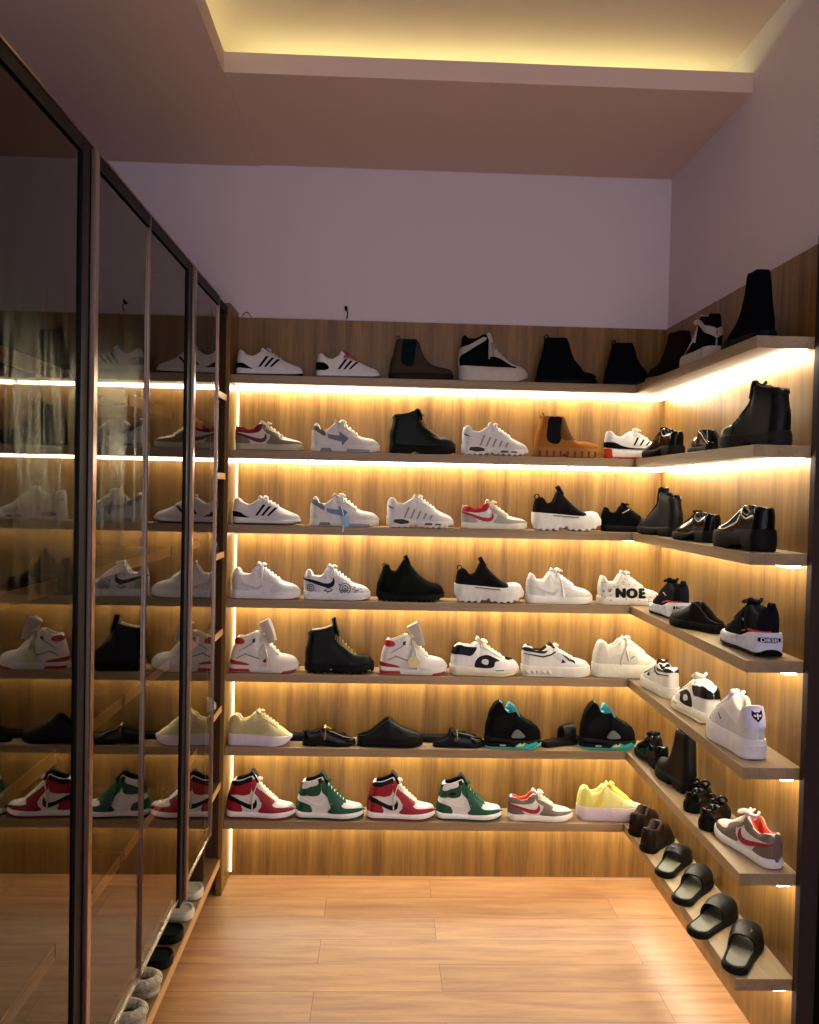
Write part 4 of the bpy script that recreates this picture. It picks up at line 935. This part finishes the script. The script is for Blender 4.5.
# --- second shelf
GY = (128, 118, 96)
back(2, low_check((222, 214, 206), (128, 24, 40), GY, GY, GY, (112, 24, 38), (196, 188, 160), (214, 200, 170), toebox=(214, 206, 190)), .002, .298, 'khaki and white low sneaker with dark red collar on the second shelf')
back(2, arrow_low(), .327, .630, 'white low sneaker with a grey side arrow on the second shelf')
back(2, lace_boot((20, 32, 26), (104, 78, 56), sole=(14, 22, 18), tongue_up=-.04, lug=(.012, 16)), .667, .962, 'dark green-black laced boot with tan laces on the second shelf', 'boot', 'lace_up_boot')
rr = back(2, ribbed_runner(), .982, 1.281, 'white ribbed runner with air windows on the second shelf, beside the tan boot')
TAN = (158, 100, 42)
tb = chelsea(TAN, (34, 32, 34), h=.60, sole=(150, 96, 46), st=.145, lug=(.0, 10), toe_h=.215, soletop=[(0, .15), (.9, .13), (1, .12)], lining=(90, 60, 30))
tb['arch'] = (.38, .50, .035)
tb['panels'] += [('back_strap', (104, 72, 44), [(.40, .27), (.40, .58), (.46, .57), (.52, .42), (.60, .31), (.62, .27)], 'u', .010)] + [('lug_groove', (110, 66, 30), [(.07+.10*i, .01), (.07+.10*i, .09), (.10+.10*i, .09), (.10+.10*i, .01)], 's', .006) for i in range(9)]
back(2, tb, 1.296, 1.600, 'tan suede chelsea boot with black elastic and chunky lug sole', 'boot', 'chelsea_boot')
os_ = three_stripe(wedge=(28, 26, 28)); os_['sole'] = (228, 222, 212); os_['outsole_col'] = (206, 70, 40); os_['outsole'] = .03; os_['lug'] = (.012, 11); os_['sole_top'] = [(0, .17), (.3, .13), (1, .13)]; os_['top'] = [(x, h+.05) for x, h in os_['top']]
os_['panels'] = [('heel_wedge', (28, 26, 28), [(.03, .19), (.04, .25), (.14, .25), (.26, .20), (.42, .17), (.6, .165), (.6, .15), (.3, .15), (.1, .16)], 'u', .012), ('heel_clip', (206, 70, 40), [(.0, .02), (.0, .16), (.09, .15), (.11, .02)], 's', .008)] + [('stripe', (30, 28, 32), [(.43+.09*i, .21), (.455+.09*i, .21), (.52+.09*i, .33-.03*i), (.49+.09*i, .335-.03*i)], 'u1', .010) for i in range(3)]
os_['bow'] = 1.8
back(2, os_, 1.611, 1.895, 'white runner with black stripes and orange-red outsole on the second shelf')
right(2, formal((16, 16, 18), h=.36, tonguetop=.42, dip=.33, laces=((30, 30, 32), .44, .62, 4, .010), st=.11, L=.28), 1.815, -.47, 98, 'glossy black patent lace-up shoe, first past the corner on the second shelf', 'dress shoe', 'lace_up_shoe')
right(2, mule((24, 23, 24), h=.33, peak=.50, matk='patent', st=.09), 1.812, -.845, 84, 'black low mule between the patent shoe and the tall laced boot', 'mule', 'mule', .27)
right(2, lace_boot((26, 24, 25), (46, 44, 46), sole=(44, 42, 42), h=.0, tongue_up=.0, L=.30, lean=.02, lug=(0, 11)), 1.842, -1.270, 103, 'black laced hiking boot with turned collar at the open end of the second shelf', 'boot', 'lace_up_boot', .30)
# --- third shelf
back(3, three_stripe(stripe=(34, 36, 56), wedge=(34, 34, 44), outs=(60, 58, 60)), -.006, .294, 'white runner with navy side stripes, first on the third shelf')
back(3, arrow_low((112, 132, 170), (120, 128, 140), tagged=True), .328, .634, 'white low sneaker with a blue hang tag on the third shelf')
c = again(rr, 3, .661, 'white ribbed runner with air windows on the third shelf')
LGY = (170, 164, 150)
back(3, low_check((226, 222, 214), (176, 28, 40), LGY, LGY, LGY, (168, 26, 42), (222, 216, 198), (222, 212, 180)), .990, 1.284, 'light grey and white low sneaker with bright red collar on the third shelf')
ps = back(3, dict(platform_slip(), width=.98), 1.298, 1.612, 'black slip-on with huge white platform sole on the third shelf')
bl = court_low((22, 22, 23)); bl['sole'] = (18, 18, 19); bl['panels'] = bl['panels'][:3] + [('white_stripe', (196, 194, 190), [(.36, .33), (.355, .345), (.50, .415), (.505, .40)], 'u1', .014)]
bl['mat'] = 'suede'
back(3, bl, 1.612, 1.86, 'black suede low sneaker with a thin white line in the corner of the third shelf', y=-.092, rz=-3)
tbk = lace_boot((30, 28, 27), (40, 38, 38), sole=(34, 33, 32), h=-.02, tongue_up=.06, lean=.05, lug=(.02, 9)); tbk['tab'] = ((26, 25, 25), .50, .08)
right(3, tbk, 1.818, -.49, 103, 'black ankle boot with pull loops, first past the corner on the third shelf', 'boot', 'ankle_boot', .28)
dby = formal((20, 20, 22), h=.36, dip=.30, tonguetop=.37, laces=((34, 34, 36), .44, .62, 4, .010), st=.10)
right(3, dby, 1.812, -.855, 96, 'glossy black derby shoe in the middle of the third side shelf', 'dress shoe', 'derby_shoe', .285)
lf = formal((26, 24, 24), h=.46, dip=.40, tonguetop=.47, st=.18, heel=.07, matk='patent', toe_h=.24, lining=(70, 62, 54), extra_panels=[('heel_overlay', (16, 16, 20), [(.03, .25), (.04, .45), (.14, .47), (.22, .36), (.24, .25)], 'u', .008)])
lf['flare'] = .12
right(3, lf, 1.802, -1.262, 94, 'black loafer with thick block heel at the open end of the third shelf', 'loafer', 'platform_loafer', .295)
# --- fourth shelf
back(4, court_low(strands=[(-1, [(.42, .45), (.44, .34), (.45, .24)])]), -.004, .300, 'plain white low sneaker, first on the fourth shelf')
def doodles(s, root):
    mb = MB(); rnd = random.Random(3)
    def curve(pts, r=.0065): mb.tube([s.P(x, h, -1, .006) for x, h in pts], r*s.L, 0, 4)
    def ring(cx, cy, r): curve([(cx+r*cos(2*pi*q/14), cy+r*1.0*sin(2*pi*q/14)) for q in range(15)])
    ring(.12, .175, .05); ring(.12, .175, .022); ring(.625, .17, .078); ring(.625, .17, .045); ring(.625, .16, .018)
    curve([(.33, .13), (.38, .21), (.43, .13), (.33, .13)]); curve([(.36, .11), (.45, .16), (.36, .18)])
    for q in range(26):
        x = rnd.uniform(.06, .88); hm = s.T(x)*.78; h = rnd.uniform(.13, max(.15, hm)); e = .012
        if .18 < x < .5 and .16 < h < .30: continue
        curve([(x-e, h-e*rnd.uniform(-1, 1)), (x, h+e*rnd.uniform(-1, 1)), (x+e, h+e*rnd.uniform(-1, 1))], .005)
    mb.build('doodle_print', mat((40, 40, 46), 'leather'), root)
dd_ = court_low(); dd_['panels'] = dd_['panels'][:3] + [('side_check', BK, [(.06, .315), (.13, .255), (.27, .205), (.38, .18), (.445, .20), (.47, .25), (.455, .325), (.425, .27), (.38, .245), (.3, .25), (.18, .285)], 'u', .013)]; dd_['extra'] = [doodles]
back(4, dd_, .306, .603, 'white low sneaker covered in black pen doodles with a black side mark')
back(4, sock_runner(), .622, .926, 'greenish-black knit sock runner with raised collar points on the fourth shelf')
again(ps, 4, .965, 'black slip-on with huge white platform sole on the fourth shelf', z=ZK[4])
back(4, court_low((234, 231, 226), bow=1.6, strands=[(-1, [(.44, .46), (.50, .34), (.53, .20), (.545, .07)])]), 1.281, 1.582, 'plain white low sneaker with laces hanging down, beside the lettered sneaker')
def noe(s, root):
    mb = MB(); rnd = random.Random(5)
    for ch, cx, sz in (('N', .335, .19), ('O', .505, .19), ('E', .655, .18)):
        for ox, oy in ((0, 0), (.012, 0), (-.012, 0), (0, .010), (0, -.010), (.009, .008), (-.009, -.008), (.018, 0), (-.016, .003)):
            surf_text(mb, s.P, ch, cx+ox, .175+oy, sz, -1, .011)
    mb.build('painted_letters', mat((20, 20, 22), 'leather'), root, smooth=False, fix=False)
    m2 = MB()
    for q in range(70):
        x = rnd.uniform(.05, .95); hm = s.T(x)*.85; h = rnd.uniform(.06, max(.1, hm)); e = rnd.uniform(.006, .012); f_ = s.P if h > s.ST(x) else s.PS
        if .24 < x < .76 and .10 < h < .26: continue
        m2.tube([f_(x-e, h-e*rnd.uniform(-1, 1), -1, .006), f_(x+e, h+e*rnd.uniform(-1, 1), -1, .006)], .006*s.L, 0, 4)
    m2.build('paint_splatter', mat((60, 56, 54), 'leather'), root)
nn = court_low((224, 218, 206)); nn['panels'] = nn['panels'][:2]; nn['extra'] = [noe]
back(4, nn, 1.598, 1.888, 'off-white low sneaker with NOE in bubble letters in the corner of the fourth shelf')
hr = right(4, heel_text_runner(), 1.812, -.575, 91, 'dark blue runner with white sole and heel lettering, nearer the corner of the fourth shelf', L=.285)
right(4, mule((26, 24, 24), h=.43, peak=.50, st=.13, matk='leather', toe_h=.24, heel=.03, wd=1.05), 1.850, -.850, 118, 'black clog between the two lettered-heel runners', 'clog', 'clog', .235)
right(4, heel_text_runner(strands=[(1, [(.46, .46), (.36, .36), (.30, .22), (.26, .14)]), (1, [(.5, .42), (.44, .3), (.42, .12)])]), 1.825, -1.262, 89, 'dark blue runner with dangling laces and DIESEL on the heel, at the shelf end', L=.305)
# --- fifth shelf
hp = back(5, hoop_high(), -.009, .296, 'white high-top with red heel and grey lining, first on the fifth shelf')
back(5, lace_boot((24, 24, 26), (120, 104, 70), sole=(18, 18, 19), h=.02, tongue_up=.10, lining=(150, 142, 130)), .318, .626, 'black laced hiking boot with speckled laces between two white high-tops', 'boot', 'hiking_boot')
h2_ = hoop_high()
def yellow_tag(s, root):
    mb = MB(); n = 18; b = len(mb.v)
    for y in (-.176, -.184):
        for q in range(n): mb.v.append(tuple(v*s.L for v in (.50+.085*cos(2*pi*q/n), y, .20+.085*sin(2*pi*q/n))))
    mb.f += [tuple(b+q for q in range(n)), tuple(b+n+q for q in range(n))[::-1]] + [(b+q, b+(q+1) % n, b+n+(q+1) % n, b+n+q) for q in range(n)]; mb.m += [0]*(n+2)
    mb.build('round_tag', mat((226, 218, 160), 'foam'), root, smooth=False)
    m2 = MB(); m2.tube(R3(s, (.47, -.10, .40), (.49, -.15, .33), (.50, -.182, .27)), .006*s.L); m2.build('tag_string', mat((220, 214, 200), 'lace'), root)
h2_['extra'] = [yellow_tag]; 
back(5, h2_, .643, .945, 'white and red high-top with a round yellow tag on its laces')
sb_ = skate_block()
back(5, sb_, .952, 1.264, 'white skate sneaker with black collar and side panel on the fifth shelf')
back(5, stud_low(), 1.267, 1.580, 'off-white low sneaker with navy lines and pyramid studs on its sole')
back(5, bulky(strands=[(-1, [(.50, .55), (.48, .40), (.52, .26)]), (-1, [(.5, .5), (.43, .34), (.40, .22), (.43, .12)])]), 1.584, 1.885, 'cream thick-soled sneaker in the corner of the fifth shelf')
right(5, stud_low(), 1.808, -.51, 93, 'off-white sneaker with dark collar and studded sole, first past the corner', L=.285)
right(5, skate_block(strands=[(-1, [(.44, .46), (.30, .42), (.20, .30), (.14, .16)]), (1, [(.46, .44), (.36, .40), (.28, .42)])]), 1.822, -.868, 92, 'white sneaker with black collar and long laces, in the middle of the fifth side shelf', L=.30)
right(5, bulky((226, 224, 228), True), 1.803, -1.238, 92, 'white thick-soled sneaker with a wolf face on its heel, at the shelf end', L=.30)
# --- sixth shelf
cr = bulky((214, 202, 152)); cr['sole'] = (216, 206, 222); cr['sole_bot'] = [(0, .03), (.06, 0), (.75, 0), (.9, .03), (1, .11)]; cr['panels'] = cr['panels'][:2] + cr['panels'][3:]; cr['mat'] = 'suede'; cr['top'] = [(x, h-.075) for x, h in cr['top']]
cr['tongue'] = (cr['col'], [(.50, .43), (.46, .49), (.44, .515)], .085); cr['laces'] = ((196, 184, 140), .50, .74, 6, .013); cr['sole_top'] = [(0, .175), (.4, .165), (1, .14)]
back(6, cr, -.018, .268, 'pale yellow runner with lilac-white sole, first on the sixth shelf')
sl = slide((20, 20, 20), (30, 30, 30), L=.26, sth=.08, name='slide_sandal', wd=.78, straps=((.5, .8, .14, .17),))
put(sl, 6, .243, -.046, 0, 'flat black slide whose heel pokes out behind the black loafer with gold trim', 'slide')
lo = formal((20, 20, 22), h=.28, dip=.27, tonguetop=.34, st=.07, heel=.03, matk='patent', toe_h=.16, lining=(50, 44, 38))
def gold_trim(s, root):
    mb = MB()
    for g in (-1, 1):
        mb.tube([tuple(Vector((.40+.13*q/6, g*(.05+.006*q), s.ztop(.40+.13*q/6, .06)+.02+.012*(q % 2)))*s.L) for q in range(7)], .018*s.L)
    mb.tube([tuple(Vector((.42, y, s.ztop(.42, y)+.025))*s.L) for y in (-.1, -.05, 0, .05, .1)], .018*s.L)
    mb.build('gold_trim', mat((150, 128, 76), 'metal'), root)
lo['extra'] = [gold_trim]; lo['width'] = .82
back(6, lo, .315, .552, 'small black loafer with gold trim on the sixth shelf', 'loafer', 'loafer', y=-.118)
back(6, mule((22, 21, 22), h=.41, peak=.48, st=.12, toe_h=.215), .553, .846, 'plain black backless clog in the middle of the sixth shelf', 'clog', 'clog')
sl2 = copy_tree(sl); put(sl2, 6, .826, -.046, 0, 'flat black slide whose heel pokes out behind the black mule with metal bit', 'slide')
back(6, mule((20, 20, 21), h=.34, peak=.36, st=.07, toe_h=.17, matk='patent', bit=(150, 130, 70), wd=.8), .885, 1.118, 'small black backless mule with a metal bit, left of the black high-top', 'mule', 'loafer_mule', y=-.116)
bpy.context.view_layer.update()
tl = back(6, chukka_dark(), 1.112, 1.372, 'black high-top with teal outsole between the mule and the strap slide')
sl3 = slide((22, 22, 22), (34, 33, 32), L=.195, sth=.11, name='slide_sandal', wd=.95, straps=((.50, .82, .42, .46),)); put(sl3, 6, 1.372, -.116, 24, 'black slide with one wide raised strap between the two black high-tops', 'slide')
again(tl, 6, 1.536, 'black high-top with teal lining nearest the corner of the sixth shelf', y=-.106)
cb = formal((20, 20, 21), h=.36, dip=.30, tonguetop=.42, matk='patent', laces=((26, 26, 28), .40, .70, 5, .022), st=.09); cb['bow'] = 1.6
right(6, cb, 1.812, -.412, 92, 'black rumpled lace-up shoe in the corner of the sixth side shelf', 'shoe', 'lace_up_shoe', .27)
right(6, chelsea((24, 24, 25), None, h=.86, sole=(20, 20, 20), st=.16, lug=(.02, 8), matk='leather', toe_h=.27, tab=False, front=.42, lean=.02, arch=(.34, .46, .05)), 1.828, -.680, 98, 'tall smooth black chelsea boot on the sixth side shelf', 'boot', 'chelsea_boot', .26)
def bowtie(s, root):
    mb = MB()
    for g in (-1, 1):
        c = Vector((.60, 0, s.T(.60)+.03)); pts = spline([c, c+Vector((.02, g*.07, .07)), c+Vector((.0, g*.15, .03)), c+Vector((-.02, g*.08, -.01)), c], 4); mb.tube([v*s.L for v in pts], .028*s.L, 0, 6, .6)
        mb.tube([v*s.L for v in spline([c, c+Vector((.03, g*.06, -.0)), c+Vector((.09, g*.10, -.05))], 4)], .022*s.L, 0, 6, .5)
    mb.build('bow', mat((22, 22, 24), 'patent'), root)
mj = formal((20, 20, 22), h=.30, dip=.24, tonguetop=.24, st=.12, heel=.05, toe_h=.21, lining=(20, 18, 18)); mj['open'] = (.05, .50); mj['extra'] = [bowtie]; mj['top'] = [(0, .31), (.06, .33), (.2, .27), (.4, .24), (.5, .25), (.6, .27), (.75, .25), (.9, .21), (1, .12)]
m1 = right(6, mj, 1.755, -.845, 54, 'glossy black shoe with a bow, next to the tall chelsea boot', 'shoe', 'bow_shoe', .22)
m2_ = again(m1, 6, 1.748, 'glossy black shoe with a bow, next to the grey and red sneaker', y=-.998, rz=52, side='right')
GB_ = (112, 96, 84)
gr = low_check((222, 214, 208), (206, 74, 44), GB_, GB_, GB_, (150, 30, 44), (226, 220, 214), (226, 218, 204), lining=(206, 74, 44)); gr['bow'] = 1.8
gr['panels'][1] = ('collar', GB_, gr['panels'][1][2], 'u', .009)
gq = right(6, gr, 1.858, -1.272, 101, 'grey and white low sneaker with orange-red lining at the end of the sixth side shelf', L=.295)
# --- lowest shelf
CR = (150, 18, 34); GN = (12, 74, 50)
rh = back(7, high_check((226, 222, 220), (30, 27, 28), CR, CR, CR, CR, (24, 20, 22), (224, 218, 200), outs=(120, 22, 34), strands=[(-1, [(.44, .50), (.40, .36), (.385, .24), (.39, .15)])]), -.018, .288, 'red, white and black high-top, first on the lowest shelf')
def green(flip):
    d = high_check((226, 224, 220), (40, 44, 40), GN, GN, GN, GN, (220, 218, 214), (28, 84, 58), outs=(20, 60, 44), strands=[(-1, [(.44, .50), (.47, .34), (.52, .20), (.56, .10)])], band=(224, 222, 218))
    if flip:
        d['panels'][1] = ('ankle_panel', GN, d['panels'][1][2], 'u', .009); d['panels'].append(('ankle_emblem', (30, 34, 32), [(.14, .40), (.2, .43), (.28, .41), (.22, .375)], 'u', .015))
    return d
back(7, green(0), .292, .594, 'green and white high-top between the two red high-tops')
again(rh, 7, .602, 'red, white and black high-top between the two green high-tops')
back(7, green(1), .908, 1.203, 'green and white high-top with a dark ankle emblem beside the grey low sneaker')
gr2 = dict(gr); gr2['bow'] = 1.2
back(7, gr2, 1.226, 1.520, 'grey and white low sneaker with orange-red lining on the lowest back shelf')
yr = bulky((226, 216, 138)); yr['sole'] = (206, 186, 196); yr['mat'] = 'fabric'; yr['laces'] = ((232, 214, 90), .50, .74, 6, .013); yr['panels'] = [('heel_overlay', (214, 206, 110), yr['panels'][1][2], 'u', .008), ('side_stripe', (234, 208, 90), [(.24, .22), (.30, .34), (.38, .36), (.33, .22)], 'u', .008), ('toe_overlay', (214, 212, 150), yr['panels'][3][2], 'u', .006)]
yr['tongue'] = (yr['col'], [(.50, .44), (.46, .50), (.44, .525)], .085); yr['top'] = [(x, h-.06) for x, h in yr['top']]; yr['sole_bot'] = [(0, .05), (.06, .01), (.15, 0), (.65, 0), (.8, .02), (1, .13)]
back(7, yr, 1.535, 1.835, 'yellow mesh runner with thick pinkish sole in the corner of the lowest shelf', y=-.098)
wv = formal((40, 26, 22), h=.40, dip=.34, tonguetop=.40, st=.05, heel=0, matk='leather', lining=(60, 44, 36)); wv['width'] = 1.12
wv['panels'] = [('woven_strip', (56, 38, 32), [(.03+.07*i, .12), (.05+.07*i, .12), (.12+.07*i, .32), (.10+.07*i, .32)], 'u1', .008) for i in range(5)] + [('woven_strip', (28, 18, 16), [(.08+.07*i, .12), (.10+.07*i, .12), (.03+.07*i, .32), (.01+.07*i+.02, .32)], 'u1', .012) for i in range(5)]
wv['top'] = [(0, .36), (.06, .39), (.15, .36), (.3, .33), (.42, .40), (.48, .41), (.6, .34), (.8, .24), (.93, .2), (1, .12)]; wv['open'] = (.05, .46)
w1 = right(7, wv, 1.735, -.300, 52, 'dark brown woven slip-on with white insole, in the corner of the lowest shelf', 'slip-on', 'woven_slip_on', .245)
w2 = again(w1, 7, 1.734, 'dark brown woven slip-on behind the black slides, nearer the viewer of the pair', y=-.455, rz=50, side='right')
ins = MB(); ins.box((.05, -.018, .030), (.17, .018, .034), 0, .001); ins.build('insole', mat((206, 204, 206), 'fabric'), w1, smooth=False)
sA = slide((24, 24, 25), (104, 106, 92), L=.262, sth=.075, straps=((.44, .62, .22, .26), (.58, .84, .26, .20)))
put(sA, 7, 1.728, -.665, 52, 'black two-band slide with grey-green footbed next to the woven slip-ons', 'slide', 'right')
sB = slide((25, 25, 25), (96, 94, 80), L=.268, sth=.075, straps=((.46, .84, .24, .25),))
put(sB, 7, 1.719, -.868, 50, 'black slide with broad cross strap, second of the row of slides', 'slide', 'right')
sC = copy_tree(sB); put(sC, 7, 1.690, -1.075, 42, 'black slide jutting over the shelf edge, beside the slide with a metal stud', 'slide', 'right')
sD = copy_tree(sB); put(sD, 7, 1.731, -1.275, 54, 'black slide with a metal stud at the open end of the lowest shelf', 'slide', 'right')
mbs = MB(); mbs.tube([(.165, -.018, .064), (.166, -.019, .0705)], .0045, 0, 10); mbs.build('metal_stud', STEEL, sD)
# --- slippers under the wardrobe doors
def led(r, y, label, x=-.024, rz=180): return put(r, 7, x, y, rz, label, 'slipper', 'slippers under the glass wardrobe', LEDGE)
f1 = fluffy(); led(f1, -1.275, 'beige fleece slipper under the wardrobe, closest to the viewer', -.026)
led(copy_tree(f1), -1.120, 'beige fleece slipper under the wardrobe next to the black slippers', -.026)
b1 = round_slipper((20, 21, 22), (28, 30, 32)); led(b1, -.965, 'black slipper under the wardrobe beside the beige fleece slippers', -.024)
led(copy_tree(b1), -.812, 'black slipper under the wardrobe beside the cream slippers', -.027)
c1 = round_slipper((196, 190, 172), (160, 150, 128)); led(c1, -.665, 'cream slipper under the wardrobe beside the black slippers', -.024)
led(copy_tree(c1), -.510, 'cream slipper under the wardrobe closest to the open bay', -.024)
# --- two shoes peeping out of the open bay
sv = court_low((170, 172, 170), L=.27); r = build_shoe(dict(sv, L=.27), 'sneaker'); put(r, 6, -.300, -.285, 0, 'silver-grey sneaker toe peeping out of the narrow open bay', 'sneaker', 'shoes in the narrow open bay', .825)
r = build_shoe(dict(mule(), L=.27), 'clog'); put(r, 4, -.300, -.285, 0, 'black clog toe in the narrow open bay, above the silver sneaker', 'clog', 'shoes in the narrow open bay', 1.485)
